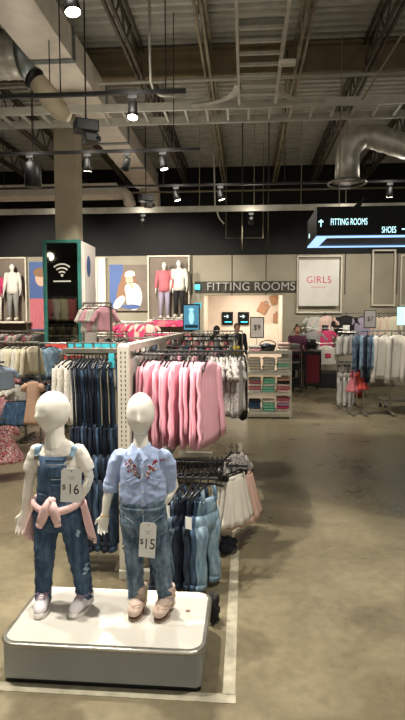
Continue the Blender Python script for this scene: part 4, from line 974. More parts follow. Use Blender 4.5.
# rows of more stock in the left middle distance
def simple_row(x0, x1, py, Y, n, mats, label, cat, group, ln=.4, sl=.14, rz=PI / 2 - .3, seed=80, name='hanging_blouse', rk=None, w=.32):
    a, b = pair(x0, x1, py, Y); row(name, [g_top(seed + k, w, ln, sl, .04, 1.05, mm) for k, mm in enumerate(mats)], a, b, n, rz, label, cat, group, jit=.2)
    if rk: rack((a.x - .08, Y), (b.x + .08, Y), a.z, rk)
simple_row(-4, 42, 331, 9.0, 12, ('rosef', 'wfelt', 'palepink', 'greyf'), 'pink or white top in the row before the left display niche', 'top', 'pink and white tops before the left niche', rk='steel rack before the left display niche')
simple_row(84, 122, 334, 8.9, 10, ('greyf', 'blackf', 'palepink'), 'grey, black or blush top in the row right of the mirrored column', 'top', 'mixed tops right of the mirrored column', seed=90, rk='steel rack right of the mirrored column')
simple_row(89, 105, 303, 7.3, 5, ('wfelt', 'pinkshirt', 'wfelt'), 'fluffy white or pink jacket on the high rail beside the column poster', 'jacket', 'fluffy jackets beside the column poster', .34, .2, .5, 95, 'fluffy_jacket', w=.2, rk='tall rail holding the fluffy jackets beside the column poster')
simple_row(120, 150, 322, 12.6, 9, ('rosef', 'hotpink', 'palepink'), 'pink top hanging under the poster of the seated girl', 'top', 'pink tops under the seated girl poster', .45, .14, .2, 100, rk='rail of pink tops under the poster of the seated girl')
simple_row(156, 180, 318, 12.9, 5, ('hotpink', 'rosef'), 'bright pink cropped top on the upper rail under the display mannequins', 'top', 'bright pink cropped tops, upper rail', .16, .06, 0, 104, 'cropped_blouse', rk='upper rail of cropped pink tops under the display mannequins')
simple_row(154, 182, 330, 12.4, 5, ('rosef', 'hotpink'), 'rose cropped top on the lower rail under the display mannequins', 'top', 'rose cropped tops, lower rail', .18, .06, 0, 106, 'cropped_blouse')
simple_row(104, 146, 338, 7.9, 13, ('wfelt', 'greyf', 'palepink'), 'pale top in the row seen above the gondola top rail', 'top', 'pale tops above the gondola rail', .4, .14, PI / 2 - .2, 110, rk='steel rack seen above the gondola top rail')
simple_row(150, 200, 333, 9.2, 14, ('ltgrey', 'patt', 'rosef'), 'light or patterned top in the row under the blue screen', 'top', 'tops in the row under the blue screen', .4, .14, PI / 2 - .2, 114, rk='steel rack under the blue screen')
simple_row(200, 238, 331, 9.9, 11, ('ltgrey', 'blackf', 'greyf'), 'grey or black top in the row before the fitting room opening', 'top', 'tops before the fitting room', .4, .14, PI / 2 - .2, 118, rk='steel rack before the fitting room opening')
simple_row(0, 34, 352, 8.2, 8, ('denim_mid', 'navyf', 'rosef'), 'dark or rose top glimpsed behind the cream cardigans', 'top', 'tops glimpsed behind the cream cardigans', .5, .14, PI / 2 - .2, 122)
row('blush_dress', [g_dress(125, .26, .5, .04, 1.4, 'floralpink'), g_dress(126, .26, .5, .04, 1.4, 'rosef')], *pair(-4, 8, 372, 7.2), 3, .4, 'rose or floral dress glimpsed behind the powder blue tops', 'dress', 'dresses behind the powder blue tops')
# off to the left, stock that the mirror reflects
a, b = Vector((-7.7, -4.3, 2.45)), Vector((-6.5, -4.3, 2.45))
row('cream_coat', [g_top(s, .40, .8, .5, .06, 1.2, mm) for s, mm in ((127, 'creamf'), (128, 'rosef'), (129, 'wfelt'))], a, b, 5, .6, 'pale or rose coat seen only as a mirror reflection', 'coat', 'coats reflected in the mirror')
rack((-7.9, -4.3), (-6.3, -4.3), 2.45, 'tall pale rack seen only as a mirror reflection', mat='cream')
a, b = Vector((-6.5, -1.2, 1.45)), Vector((-5.4, -1.2, 1.45))
row('cream_coat', [g_top(s, .34, .7, .4, .04, 1.2, mm) for s, mm in ((127, 'creamf'), (128, 'greyf'))], a, b, 7, PI / 2, 'cream or grey coat low in the mirror reflection', 'coat', 'lower coats reflected in the mirror')
rack((-6.6, -1.2), (-5.3, -1.2), 1.45, 'lower rack of coats seen only as a mirror reflection', mat='fixture')
# ----------------------------------------------------------------- mirrored column
YC = 7.75; a = at(42.5, 240, YC); b = at(80, 240, YC); xl, xr = a.x, b.x; zt_ = a.z; dp = .8
r = empty('mirrored_column', ((xl + xr) / 2, YC + dp / 2, 0), 0, 'tall mirrored column cladding with a teal frame and white wireless symbol', 'column cladding')
W_, D_ = (xr - xl) / 2, dp / 2
MB().box((-W_ + .02, 0, zt_ / 2), (.03, dp - .06, zt_)).build('left_panel', 'teal', r)
MB().box((0, D_ - .02, zt_ / 2), (2 * W_ - .04, .03, zt_)).build('rear_panel', 'teal', r)
MB().box((0, -D_ + .03, zt_ / 2), (2 * W_ - .06, .012, zt_ - .04)).build('mirror_pane', 'mirror', r)
for s in (-1, 1): MB().box((s * (W_ - .02), -D_ + .015, zt_ / 2), (.045, .05, zt_), bev=.004).build('frame_upright', 'teal', r)
for z in (zt_ - .022, .05): MB().box((0, -D_ + .015, z), (2 * W_ - .09, .05, .045), bev=.004).build('frame_rail', 'teal', r)
MB().box((W_ - .01, .03, zt_ / 2), (.03, dp - .1, zt_ - .02)).build('side_panel', 'pwhite', r)
pp = MB().box((W_ + .012, .03, zt_ - .62), (.012, dp - .2, 1.0)).build('side_poster', 'pwhite', r)
MB().poly([(W_ + .0195, -.05 + .1 * math.cos(g), zt_ - .35 + .16 * math.sin(g)) for g in [2 * PI * i / 20 for i in range(20)]], (.002, 0, 0)).build('poster_figure', 'dustyblue', pp)
m = MB()  # wireless symbol: dot and three arcs
c0 = at(61.5, 276, YC) - r.location; yy = -D_ + .018
for k, R_ in enumerate((.065, .12, .175)):
    o1 = []
    for g in [PI / 2 - .75 + 1.5 * i / 12 for i in range(13)]: o1.append((c0.x + (R_ + .012) * math.cos(g), yy, c0.z + (R_ + .012) * math.sin(g)))
    for g in [PI / 2 + .75 - 1.5 * i / 12 for i in range(13)]: o1.append((c0.x + (R_ - .012) * math.cos(g), yy, c0.z + (R_ - .012) * math.sin(g)))
    m.poly(o1, (0, .004, 0))
m.poly([(c0.x + .02 * math.cos(g), yy, c0.z + .01 + .02 * math.sin(g)) for g in [2 * PI * i / 14 for i in range(14)]], (0, .004, 0))
m.build('wireless_symbol', 'white_print', r)
MB().box((c0.x, yy + .002, c0.z - .075), (.26, .004, .02)).build('symbol_caption_bar', 'white_print', r)
# ----------------------------------------------------------------- back wall displays
YB = YW - .02
def frame_box(x0, x1, y0, y1, label, back=None, Y=YB, wd=.035, dpt=.08, name='display_surround', cat='display frame'):
    a, b = at(x0, y0, Y), at(x1, y1, Y); c = (a + b) / 2; r = empty(name, (c.x, Y - dpt / 2, c.z), 0, label, cat); w_, h_ = (b.x - a.x) / 2, (a.z - b.z) / 2
    for s in (-1, 1): MB().box((s * (w_ - wd / 2), 0, 0), (wd, dpt, 2 * h_)).build('upright', 'cream', r); MB().box((0, 0, s * (h_ - wd / 2)), (2 * w_ - 2 * wd, dpt, wd)).build('crossbar', 'cream', r)
    if back: MB().box((0, dpt / 2 - .012, 0), (2 * w_ - 2 * wd, .02, 2 * h_ - 2 * wd)).build('back_board', back, r)
    return r, w_, h_
frame_box(-30, 29, 258, 332, 'cream framed display niche at the left edge behind two dressed mannequins', 'niche', name='display_niche', cat='display niche', dpt=.1)
frame_box(148, 190, 256, 322, 'cream framed display niche between the seated girl poster and the blue screen', 'niche', name='display_niche', cat='display niche', dpt=.1)
frame_box(372, 394, 250, 306, 'tall cream wall frame right of the pale square sign', None)
frame_box(400, 440, 255, 306, 'cream wall frame cut by the right edge', None)
frame_box(96, 107, 258, 336, 'narrow cream wall frame left of the seated girl poster', 'pwhite')
frame_box(297, 341, 256, 313, 'cream wall frame around the pale square sign')
def plate(x0, x1, y0, y1, mat, label, name, cat, Y=YB - .06, th=.03):
    a, b = at(x0, y0, Y), at(x1, y1, Y); c = (a + b) / 2; r = empty(name, (c.x, Y, c.z), 0, label, cat); MB().box((0, 0, 0), (b.x - a.x, th, a.z - b.z)).build('board', mat, r); return r, (b.x - a.x) / 2, (a.z - b.z) / 2
# pale GIRLS sign
r, w_, h_ = plate(299, 338.5, 260, 306, 'plat_top', 'large pale square wall sign reading GIRLS in pink', 'department_sign', 'sign', Y=YB - .14)
text('GIRLS', .235, 'pinkink', r, (.0, -.018, .07), wx=.95, space=1.08)
MB().box((0, -.017, -.1), (.36, .002, .012)).build('small_caption', 'pinkink', r)
# poster of the seated girl
r, w_, h_ = plate(109, 148, 265, 311, 'niche', 'wall poster of a long-haired girl in a white hat and sweater, seated', 'wall_poster', 'poster', Y=YB - .05)
def ell(mb, cx, cz, a, b, y=-.017, n=24, rot=0): mb.poly([(cx + a * math.cos(g) * math.cos(rot) - b * math.sin(g) * math.sin(rot), y, cz + a * math.cos(g) * math.sin(rot) + b * math.sin(g) * math.cos(rot)) for g in [2 * PI * i / n for i in range(n)]], (0, .004, 0)); return mb
MB().box((-w_ * .62, -.0155, .05), (w_ * .7, .002, h_ * 1.85)).build('printed_blue_panel', 'dustyblue', r)
ell(ell(ell(MB(), .0, .2, .19, .24, y=-.0185), -.15, -.06, .13, .38, y=-.019, rot=-.25), .17, .0, .08, .28, y=-.0192, rot=.15).build('printed_hair', 'phair', r)
ell(ell(ell(MB(), .14, -.22, .21, .34, y=-.021), -.24, -.36, .2, .1, y=-.022, rot=.9), .02, -.1, .1, .2, y=-.0215, rot=.3).build('printed_sweater', 'pwhite', r)
ell(ell(MB(), .03, .2, .095, .135, y=-.0235, rot=.15), .1, .04, .05, .06, y=-.0236).build('printed_face', 'pskin', r); ell(ell(MB(), .04, .36, .125, .07, y=-.0255, rot=.1), .04, .31, .14, .03, y=-.0256, rot=.1).build('printed_hat', 'pwhite', r); ell(MB(), .08, -.47, .22, .06, y=-.0265).build('printed_skirt', 'dustyblue', r)
for e_ in (-.03, .06): ell(MB(), .03 + e_, .23, .014, .008, y=-.0275, n=10).build('printed_eye', 'phair', r)
ell(MB(), .045, .135, .028, .009, y=-.0275, n=12).build('printed_mouth', 'lip', r)
# poster with half-hidden face
r, w_, h_ = plate(29, 45, 262, 330, 'dustyblue', 'wall poster of a smiling child half hidden behind the mirrored column', 'wall_poster', 'poster', Y=YB - .05)
ell(MB(), .12, .45, .15, .2, y=-.0185).build('printed_face', 'pskin', r); ell(MB(), .12, .6, .2, .12, y=-.0205).build('printed_hair', 'phair', r); MB().box((0, -.018, -.45), (w_ * 1.96, .002, h_ * .9)).build('printed_blouse', 'rosef', r)
# channel letters over the fitting room
c = at(247, 287, YB); r = empty('channel_letter_sign', (c.x, YB - .03, c.z), 0, 'grey metal channel letters on two rails above the fitting room opening', 'sign')
a, b = at(192, 282, YB), at(297, 292, YB)
for z in (a.z - c.z, b.z - c.z): MB().box((0, .02, z), (b.x - a.x, .02, .02)).build('mounting_rail', 'groove', r)
MB().box((0, .04, 0), (b.x - a.x, .01, a.z - b.z)).build('dark_backing', 'groove', r)
text('FITTING ROOMS', .29, 'ltgrey', r, (.09, -.02, -.0), ext=.02, wx=.99, space=1.03)
MB().box(((a.x - b.x) / 2 + .07, -.02, 0), (.13, .04, .13)).build('glow_cube', 'cyan', r)
# inside fitting room: screens, kraft bags, framed price
YI = YW + 2.12
for x0, lb in ((222, 'left'), (238, 'right')):
    a, b = at(x0, 312, YI), at(x0 + 11, 325, YI); c = (a + b) / 2; r = empty('wall_screen', (c.x, YI, c.z), 0, lb + ' of the two small black wall screens with arrows in the fitting room', 'screen')
    MB().box((0, 0, 0), (b.x - a.x, .04, a.z - b.z)).build('panel', 'signblack', r)
    arrow(MB(), (-.04, -.024, .06), .12, (1, 0, 0)).build('screen_arrow', 'signtext', r); MB().box((.02, -.022, -.1), (.2, .003, .03)).build('screen_text_line', 'cyan', r)
for k, (px, py, w_, ang) in enumerate(((263, 308, .26, .5), (274, 300, .22, -.35), (277, 318, .22, .05))):
    c = at(px, py, YI); r = empty('bag_cutout', (c.x, YI, c.z), 0, ('largest tilted', 'uppermost tilted', 'lowest upright')[k] + ' brown paper bag cutout on the fitting room wall', 'wall decoration'); r.rotation_euler.y = ang
    MB().box((0, 0, 0), (w_, .02, w_ * 1.15)).build('bag_front', 'bagbrown', r)
    MB().tube([(-w_ * .2, 0, w_ * .57), (-w_ * .15, 0, w_ * .8), (w_ * .15, 0, w_ * .8), (w_ * .2, 0, w_ * .57)], .012, 6).build('bag_handle', 'bagbrown', r)
def priceframe(x0, x1, y0, y1, Y, txt, label, mat='pwhite', tm='ink', post=None):
    a, b = at(x0, y0, Y), at(x1, y1, Y); c = (a + b) / 2; r = empty('price_sign', (c.x, Y, c.z), 0, label, 'price sign'); w_, h_ = b.x - a.x, a.z - b.z
    MB().box((0, 0, 0), (w_, .015, h_), bev=.004).build('frame', 'groove', r); MB().box((0, -.006, 0), (w_ * .86, .01, h_ * .9)).build('card', mat, r)
    text(txt, h_ * .36, tm, r, (0, -.0125, .0), wx=.9, ext=.001, name='price_figures')
    if post: MB().cyl((0, 0, -h_ / 2), (0, 0, -h_ / 2 - post), .006).build('stem', 'chrome', r)
priceframe(250, 264, 317, 338, 8.95, '$9', 'framed white price card reading $9 standing on the folded-clothes shelf', post=.11)
priceframe(364, 376, 310, 328, 10.2, '$7', 'dark framed price card on the right rack beside the blush tops', 'pgrey', post=1.55)
# blue screen on a stand
YS = 10.4; a, b = at(183, 304, YS), at(200, 331, YS); c = (a + b) / 2; r = empty('digital_screen', (c.x, YS, 0), 0, 'portrait digital screen glowing blue, left of the fitting room opening', 'screen')
MB().box((0, 0, c.z), (b.x - a.x, .05, a.z - b.z), bev=.006).build('bezel', 'blackplastic', r); sc_ = MB().box((0, -.026, c.z), (b.x - a.x - .04, .004, a.z - b.z - .05)).build('display', 'screenblue', r)
ell(ell(MB(), .0, c.z + .0, .05, .13, y=-.034), 0, c.z + .15, .05, .03, y=-.034).build('screen_figure', 'screenlight', sc_); MB().box((0, -.03, c.z - .17), (.25, .003, .06)).build('screen_band', 'screendark', sc_)
MB().cyl((0, .03, 0), (0, .03, c.z), .02).build('stand_pole', 'black', r); MB().box((0, .03, .01), (.35, .3, .02)).build('stand_base', 'black', r)
c = at(196, 301, YS)
r, w_, h_ = plate(397.5, 412, 307, 325, 'screenlight', 'bright pale cyan price screen at the right edge above the white sweatshirts', 'price_screen', 'screen', Y=9.9)
MB().box((0, .02, -h_ / 2 - .25), (.02, .02, .5)).build('stem', 'chrome', r)
r_, w__, h__ = plate(194, 201, 303, 308, 'cyan', 'small cyan ticket above the blue screen', 'ticket', 'ticket', Y=YS + .1)
MB().box((0, .0, -.2), (.01, .01, .3)).build('ticket_stem', 'chrome', r_)
# ================================================================= PEOPLE AND WALL MANNEQUINS
def person(loc, rz, s, mats, label, cat='person', name='person', hair='short', arms='down', face=True, lean=0, coat=False):
    r = empty(name, loc, rz, label, cat)
    V = lambda x, y, z: Vector((x, y, z)) * s
    skin = 'skin' if face else 'mannequin'
    if arms == 'down': ar = [dict(pts=[(V(sg * .19, 0, 1.40), .045 * s), (V(sg * .24, 0, 1.13), .036 * s), (V(sg * .26, -.05, .87), .025 * s)], d=(0, -.15, -1), side=(0, 1, 0), s=.17 * s, curl=.4) for sg in (-1, 1)]
    else: ar = [dict(pts=[(V(sg * .19, 0, 1.40), .045 * s), (V(sg * .24, -.06, 1.15), .036 * s), (V(sg * .12, -.28, 1.08), .025 * s)], d=(-sg * .4, -1, -.1), side=(0, 0, 1), s=.17 * s, curl=.5) for sg in (-1, 1)]
    P = dict(neck=V(0, 0, 1.45), torso=[(V(0, 0, 1.47), .05 * s, .05 * s), (V(0, 0, 1.42), .17 * s, .07 * s), (V(0, 0, 1.3), .17 * s, .1 * s), (V(0, 0, 1.1), .14 * s, .09 * s), (V(0, 0, .95), .17 * s, .11 * s), (V(0, 0, .85), .15 * s, .1 * s)], arms=ar,
             legs=[[(V(sg * .09, 0, .88), .08 * s), (V(sg * .1, -.01, .5), .055 * s), (V(sg * .11, 0, .08), .035 * s)] for sg in (-1, 1)])
    hc = V(0, -.01, 1.6)
    figure_body(P, dict(c=hc, r=(.075 * s, .095 * s, .115 * s), yaw=0, tilt=.15 if face else 0, neck=.05 * s), .012, skin, parent=r, sm=2)
    m = MB(); m.tube([q for q, a, b in P['torso'][:5]] + [V(0, 0, .8)], [(.06 * s, .06 * s), (.185 * s, .085 * s), (.19 * s, .12 * s), (.165 * s, .115 * s), (.19 * s, .13 * s), (.195 * s, .135 * s)], 24, side=(1, 0, 0), fold=ripple(4, .06))
    for a_ in ar:
        p_ = [q for q, _ in a_['pts']]; m.tube([p_[0], p_[1], p_[1].lerp(p_[2], .85)], [.066 * s, .054 * s, .044 * s], 12)
        m.ball(p_[0], .066 * s, 12)
    m.build('jacket' if coat else 'top', mats[0], r, smooth=True)
    m = MB(); m.tube([V(0, 0, .98), V(0, 0, .9), V(0, 0, .82)], [(.16 * s, .11 * s), (.185 * s, .125 * s), (.18 * s, .12 * s)], 24, side=(1, 0, 0))
    for sg in (-1, 1): m.tube([V(sg * .09, 0, .86), V(sg * .1, -.015, .5), V(sg * .11, 0, .07)], [.098 * s, .072 * s, .058 * s], 14, fold=ripple(6, .06))
    m.build('trousers', mats[1], r, smooth=True)
    for sg in (-1, 1): MB().tube([V(sg * .11, .07, .05), V(sg * .11, -.03, .055), V(sg * .115, -.13, .035), V(sg * .12, -.18, .025)], [(.04 * s, .045 * s), (.045 * s, .05 * s), (.042 * s, .03 * s), (.025 * s, .02 * s)], 12, side=(1, 0, 0)).build('shoe', mats[2], r, smooth=True)
    if face:
        m = MB(); m.ball(hc + V(0, .025, .035), (.086 * s, .098 * s, .105 * s), 20)
        if hair == 'long': m.tube([hc + V(0, .05, .03), hc + V(0, .075, -.1), hc + V(0, .06, -.25)], [(.085 * s, .06 * s), (.09 * s, .05 * s), (.06 * s, .03 * s)], 14, side=(1, 0, 0))
        if hair == 'bun': m.ball(hc + V(0, .05, .14), .045 * s, 12)
        m.build('hair', 'hair', r, smooth=True)
        for sg in (-1, 1): MB().ball(hc + V(sg * .03, -.083, .01), .011 * s, 8).build('eye', 'eye', r, smooth=True)
        MB().ball(hc + V(0, -.09, -.055), (.024 * s, .01 * s, .008 * s), 10).build('mouth', 'lip', r, smooth=True)
    return r
p = at(297, 335, 12.75); person((p.x, 12.75, 0), .2, .85, ('purple', 'blackf', 'blackf'), 'woman with dark hair in a dark purple top leaning over a cart', arms='front', hair='bun')
p = at(217, 335, 12.3); person((p.x, 12.3, 0), 2.6, .85, ('navyf', 'navyf', 'blackf'), 'long-haired person in dark clothes before the fitting room, seen from behind', hair='long')
p = at(237, 335, 12.7); person((p.x, 12.7, 0), .2, .88, ('blackf', 'navyf', 'blackf'), 'short-haired person in black standing under the small wall screens', hair='short')
def wall_dummy(px, ptop, pbot, mats, label, Y=YB - .35, rz=0):
    a, b = at(px, ptop, Y), at(px, pbot, Y); s = (a.z - b.z) / 1.715; return person((a.x, Y, b.z), rz, s, mats, label, 'mannequin', 'display_mannequin', face=False)
def ledge(x0, x1, py, label):
    a, b = at(x0, py, YB - .3), at(x1, py, YB - .3); o = MB().box(((a.x + b.x) / 2, YB - .3, a.z - .03), (b.x - a.x, .58, .05), bev=.005).build('display_ledge', 'cream'); tag(o, label, 'shelf')
ledge(-20, 29, 321, 'cream display ledge under the two mannequins at the left edge'); ledge(149, 189, 319, 'cream display ledge under the pink and white dressed mannequins')
wall_dummy(12, 264, 320, ('wfelt', 'pgrey' if False else 'greyf', 'wfelt'), 'display mannequin in white jacket and grey trousers in the left niche')
wall_dummy(-4, 270, 320, ('hotpink', 'wfelt', 'wfelt'), 'display mannequin in pink jacket cut by the left edge of the niche')
wall_dummy(164, 262, 318, ('rosef', 'lilac', 'wfelt'), 'display mannequin in pink jacket and lilac trousers on the back wall', rz=.2)
wall_dummy(179, 260, 317, ('wfelt', 'blackf', 'wfelt'), 'display mannequin in white jacket and black trousers on the back wall', rz=-.2)
# ================================================================= FOLDED-CLOTHES SHELF
YF = 8.95; a, b = at(247, 350, YF), at(291, 350, YF); xl, xr = a.x, b.x; cx = (xl + xr) / 2; W_ = (xr - xl) / 2; zs = [at(270, y, YF - .12).z for y in (351, 372, 392, 411)]
r = empty('display_shelf', (cx, YF, 0), 0, 'cream four-tier shelf of folded clothes standing by the aisle', 'shelf unit')
for z in zs: MB().box((0, 0, z - .02), (2 * W_, .42, .035), bev=.004).build('shelf_board', 'cream', r); MB().box((0, -.215, z - .02), (2 * W_, .008, .045)).build('ticket_edge', 'fixture', r)
for sx in (-1, 1):
    for sy in (-1, 1): MB().box((sx * (W_ - .012), sy * .19, zs[0] / 2), (.022, .022, zs[0])).build('upright', 'fixture', r)
MB().box((0, 0, .05), (2 * W_, .4, .05), bev=.004).build('base_board', 'fixture', r)
def folded(w_, d_, h_, mat, seed):
    m = MB(); n = 18; rings = []
    for j in range(9):
        y = -d_ / 2 + d_ * j / 8; k = math.sin(PI * min(1, max(0, (j + .35) / 1.6))) if j < 1 else 1; k = .55 if j in (0, 8) else 1
        ring = []
        for i in range(n):
            g = 2 * PI * i / n; cx_, sz_ = math.cos(g), math.sin(g); e = .5
            X = w_ / 2 * math.copysign(abs(cx_) ** e, cx_); Z = h_ / 2 * math.copysign(abs(sz_) ** .7, sz_) * k
            ring.append(m.bm.verts.new((X * (1 + .03 * math.sin(seed + j)), y, h_ / 2 + Z * (1 + .12 * math.sin(5 * X * 9 + seed + j)))))
        rings.append(ring)
    for A, B_ in zip(rings, rings[1:]):
        for i in range(n): m.bm.faces.new((A[i], A[(i + 1) % n], B_[(i + 1) % n], B_[i]))
    m.bm.faces.new(rings[0]); m.bm.faces.new(list(reversed(rings[-1]))); return m.mesh('folded_garment', mat)
FM = {}
def stack(x, y, z, mats, h_, where, wd=.2):
    rr = random.Random(int(x * 1000) + int(z * 77))
    for i, mm in enumerate(mats):
        key = (mm, round(h_, 3), wd)
        if key not in FM: FM[key] = folded(wd, .27, h_, mm, len(FM))
        nm = {'wfelt': 'white', 'greenf': 'green', 'rosef': 'rose', 'palepink': 'pale pink', 'pinkshirt': 'pink', 'creamf': 'cream', 'greyf': 'grey', 'navyf': 'navy', 'denim_mid': 'blue', 'peach': 'peach', 'lilac': 'lilac', 'hotpink': 'bright pink', 'ltgrey': 'light grey', 'blackf': 'black'}[mm]
        pos = 'topmost' if i == len(mats) - 1 else ('bottom' if i == 0 else ('second', 'third', 'fourth', 'fifth')[i - 1] + ' from the bottom')
        o = add('folded_garment', FM[key], (x + rr.uniform(-.008, .008), y + rr.uniform(-.012, .006), z + i * h_ * .96 + .0), rr.uniform(-.06, .06), 'folded %s garment, %s in the %s' % (nm, pos, where), 'folded clothes', 'garments folded on the cream shelf' if wd == .2 else 'garments folded on the cart')
tiers = [((['pinkshirt', 'palepink', 'ltgrey', 'wfelt'], None, ['wfelt', 'palepink', 'pinkshirt', 'palepink']), 'top tier'),
         ((['wfelt', 'creamf', 'wfelt', 'wfelt', 'creamf'], ['wfelt', 'creamf', 'wfelt', 'wfelt', 'wfelt'], ['wfelt', 'wfelt', 'greenf', 'wfelt', 'wfelt']), 'second tier'),
         ((['wfelt', 'rosef', 'wfelt', 'rosef', 'greyf'], ['greenf', 'greenf', 'wfelt', 'greenf', 'greenf'], ['palepink', 'rosef', 'palepink', 'blackf', 'peach']), 'third tier'),
         ((['wfelt', 'denim_mid', 'denim_mid', 'navyf'], ['greenf', 'greenf', 'greenf', 'wfelt'], ['palepink', 'hotpink', 'lilac', 'pinkshirt', 'rosef']), 'lowest tier')]
tiers[0] = (([ 'pinkshirt', 'ltgrey'], None, ['wfelt', 'palepink', 'palepink']), 'top tier')
for (cols, tn), z in zip(tiers, zs):
    for k, cl in enumerate(cols):
        if cl: stack(cx + (k - 1) * .232, YF - .04, z - .002, cl, .048, ('left', 'middle', 'right')[k] + ' stack of the ' + tn)
c = Vector((cx - .02, YF - .03, zs[0])); r = empty('black_basket', c, 0, 'black handled basket of dark folded items on top of the cream shelf', 'basket')
MB().tube([(0, 0, .0), (0, 0, .06), (0, 0, .1)], [(.1, .1), (.13, .12), (.14, .125)], 20, side=(1, 0, 0)).build('basket_body', 'blackplastic', r, smooth=True)
MB().tube([(.13 * math.cos(g), 0, .1 + .07 * math.sin(g)) for g in [PI * i / 10 for i in range(11)]], .008, 6).build('basket_handle', 'blackplastic', r, smooth=True)
MB().ball((-.02, 0, .1), (.07, .08, .025), 12).build('dark_cloth', 'denim_mid', r, smooth=True)
# ================================================================= CART, SUITCASE
p = fl(292, 392); r = empty('rolling_cart', (p.x, p.y + .2, 0), 0, 'dark rolling cart of garments in front of the woman in purple', 'cart')
for z in (.12, .5, .88): MB().box((0, 0, z), (.42, .5, .03), bev=.004).build('cart_tray', 'black', r)
for sx in (-1, 1):
    for sy in (-1, 1):
        MB().cyl((sx * .2, sy * .24, .09), (sx * .2, sy * .24, 1.0), .011).build('cart_post', 'chrome', r); MB().cyl((sx * .2 - .012, sy * .24, .035), (sx * .2 + .012, sy * .24, .035), .035).build('caster', 'blackplastic', r)
CX, CY = p.x, p.y + .2
for z, cl, nm in ((.897, ['palepink', 'greyf', 'ltgrey'], 'top tray'), (.517, ['navyf', 'blackf', 'greyf', 'navyf'], 'middle tray'), (.137, ['blackf', 'navyf', 'blackf'], 'bottom tray')): stack(CX, CY - .05, z, cl, .06, 'pile on the cart ' + nm, .34)
p = fl(312, 390); r = empty('wheeled_suitcase', (p.x, p.y + .15, 0), .1, 'black wheeled case with a red checked front near the wall of tees', 'suitcase')
MB().box((0, 0, .50), (.40, .26, .84), bev=.03).build('case_body', 'blackplastic', r, smooth=False); MB().box((0, -.131, .48), (.29, .008, .64), bev=.003).build('checked_front', 'plaid', r)
for s in (-1, 1): MB().cyl((s * .09, .08, .9), (s * .09, .08, 1.14), .01).build('handle_rod', 'black', r); MB().cyl((s * .13 - .015, 0, .04), (s * .13 + .015, 0, .04), .04).build('wheel', 'blackplastic', r)
MB().cyl((-.1, .08, 1.14), (.1, .08, 1.14), .016).build('handle_grip', 'black', r)
crumple('black_backpack', (p.x, p.y + .12, .925), (.12, .09, .1), 'blackf', 'soft black bag resting on top of the wheeled case', 'bag', 9)
# ================================================================= RIGHT SIDE RACKS
YR = 9.4
a, b = pair(385, 416, 331, YR)
row('white_sweatshirt', [g_top(s, .46, .7, .66, .06, 1, 'wfelt') for s in (201, 202)], a, b, 3, PI / 2 - .95, 'white long-sleeved sweatshirt hanging on the right rack', 'sweatshirt', 'white sweatshirts on the right rack', jit=.1, s=1.1)
rack((hook(352, 331, YR).x, YR), (b.x + .4, YR), a.z, 'black-footed rack of white sweatshirts at the right edge', mat='steel', feet=.3, ends=(.45, 1))
row('denim_jacket', [g_top(203, .36, .72, .5, .04, 1.1, 'denim_grey'), g_top(204, .36, .72, .5, .04, 1.1, 'denim_light'), g_top(205, .36, .8, .5, .04, 1.1, 'navyf')], *pair(358, 377, 332, YR), 5, PI / 2 - .4, 'blue or navy jacket hanging beside the white sweatshirts', 'jacket', 'blue jackets beside the white sweatshirts', jit=.15)
row('grey_cardigan', [g_top(206, .36, .36, .3, .05, 1, 'ltgrey'), g_top(207, .36, .36, .3, .05, 1, 'greyf')], *pair(342, 355, 332, 10.2), 4, PI / 2 - .6, 'light grey knitted cardigan left of the blue jackets', 'cardigan', 'light grey cardigans left of the blue jackets')
row('grey_trousers', [g_overall(208, .75, .3, .04, .02, 'ltgrey')], *pair(342, 352, 362, 10.2), 3, PI / 2 - .5, 'pale trousers hanging below the light grey cardigans', 'trousers', 'pale trousers below the cardigans', hanger=HC2)
q0, q1 = pair(338, 358, 332, 10.2); rack((q0.x, 10.2), (q1.x, 10.2), q0.z, 'steel rack of light grey cardigans and pale trousers', mid=hook(345, 362, 10.2).z)
row('coral_dress', [g_dress(209, .24, .32, .05, 1.2, 'rosef'), g_dress(210, .24, .28, .05, 1.2, 'red')], *pair(354, 361, 366, 9.3), 2, 1.0, 'coral or rose child dress hanging low before the blue jackets', 'dress', 'coral dresses before the blue jackets')
q0 = hook(352, 366, 9.3); q1 = hook(364, 366, 9.3); rack((q0.x, 9.3), (q1.x, 9.3), q0.z, 'low rack of coral dresses by the aisle')
crumple('coral_bag', (fl(358, 397).x, fl(358, 397).y, 0), (.13, .12, .13), 'red', 'soft coral red bag on the floor under the coral dresses', 'bag', 12)
row('blush_jacket', [g_top(s, .34, .45, .4, .04, 1, mm) for s, mm in ((211, 'palepink'), (212, 'creamf'))], *pair(379, 393, 314, 12.2), 4, .3, 'blush top hanging high on the wall rack behind the sweatshirts', 'top', 'blush tops high on the wall rack')
row('hot_pink_blouse', [g_top(213, .36, .5, .4, .04, 1, 'hotpink')], *pair(402, 412, 336, 10.6), 3, .6, 'bright pink top at the right edge behind the sweatshirts', 'top', 'bright pink tops at the right edge')
# base with casters in the right foreground of the rack
p = fl(388, 408); r = empty('caster_base', (p.x + .1, p.y, 0), .05, 'grey low rack base on casters at the right edge', 'rack base')
MB().box((.2, 0, .16), (.9, .4, .03), bev=.004).build('base_plate', 'steel', r)
for x in (-.2, .58):
    for y in (-.15, .15): MB().cyl((x - .015, y, .04), (x + .015, y, .04), .04).build('caster', 'blackplastic', r); MB().box((x, y, .11), (.02, .05, .09)).build('caster_fork', 'chrome', r)
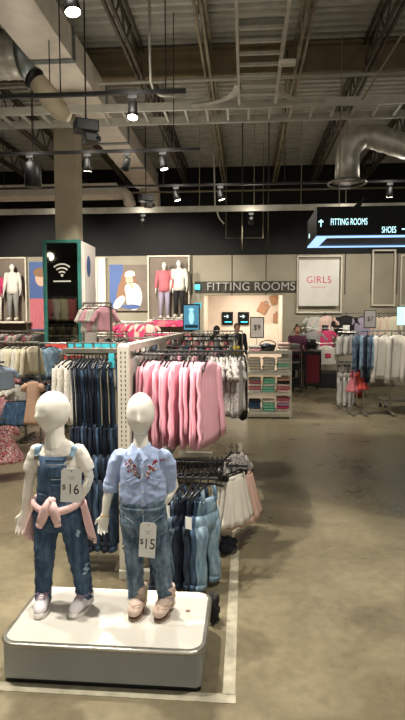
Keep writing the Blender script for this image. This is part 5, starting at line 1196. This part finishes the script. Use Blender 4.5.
# wall hung tees
def wall_tee(px, py, mat, label, Y=13.25, w=.34, ln=.42, sl=.14, s=1.32, rz=0, print_=None):
    q = hook(px, py, Y); nm = 'tee_shirt'; o = add(nm, g_top(int(px), w, ln, sl, .045, 1.05, mat), q, rz, label, 'tee shirt', None, s); add('clothes_hanger', HS, q, rz, 'black hanger holding the ' + ' '.join(label.split()[:7]), 'hanger', None, s)
    if print_: t_ = bvh(o); patch(t_, .0, -.27, .12, .1, 'chest_print', print_, o, 4, 4, .004)
wall_tee(314, 314, 'ltgrey', 'light grey tee hanging on the wall below the pale square sign, beside the blush tee', s=1.05)
wall_tee(325, 313, 'palepink', 'blush tee with dark chest print hanging on the wall below the pale square sign', print_='ink')
wall_tee(346, 313, 'blackf', 'black tee with tiny white print hanging on the wall right of the blush tee', print_='card')
wall_tee(363, 314, 'lilac', 'lilac tee hanging on the wall right of the black tee')
wall_tee(313, 328, 'greyf', 'grey tee in the second wall row behind the wheeled case', Y=13.0)
wall_tee(326, 328, 'hotpink', 'dark pink tee in the second wall row, under the blush tee', Y=13.0, s=1.0)
wall_tee(328, 343, 'wfelt', 'white tee with pink chest print in the lowest wall row', Y=12.8, print_='pinkink', s=1.1)
for (x0, x1, py, Y, lb) in ((302, 400, 313, 13.25, 'long upper wall rail holding the row of tees'), (302, 345, 328, 13.0, 'short middle wall rail under the blush tee'), (316, 342, 343, 12.8, 'lowest wall rail holding the white tee')):
    a, b = at(x0, py, Y), at(x1, py, Y); a.z -= .006; b.z = a.z; c = (a + b) / 2; r = empty('wall_rail', c, 0, lb, 'rail'); MB().cyl(a - c, b - c, .01, seg=8).build('rail_tube', 'chrome', r)
    for e in (a, b): MB().cyl(e - c, e - c + Vector((0, YW - Y, 0)), .01, seg=8).build('wall_bracket', 'chrome', r)
a, b = at(318, 374, 13.0), at(345, 374, 13.0); tag(MB().box(((a.x + b.x) / 2, 13.2, .18), (b.x - a.x, .7, .36), bev=.01).build('low_plinth', 'black'), 'low black plinth against the wall under the white tee', 'plinth')
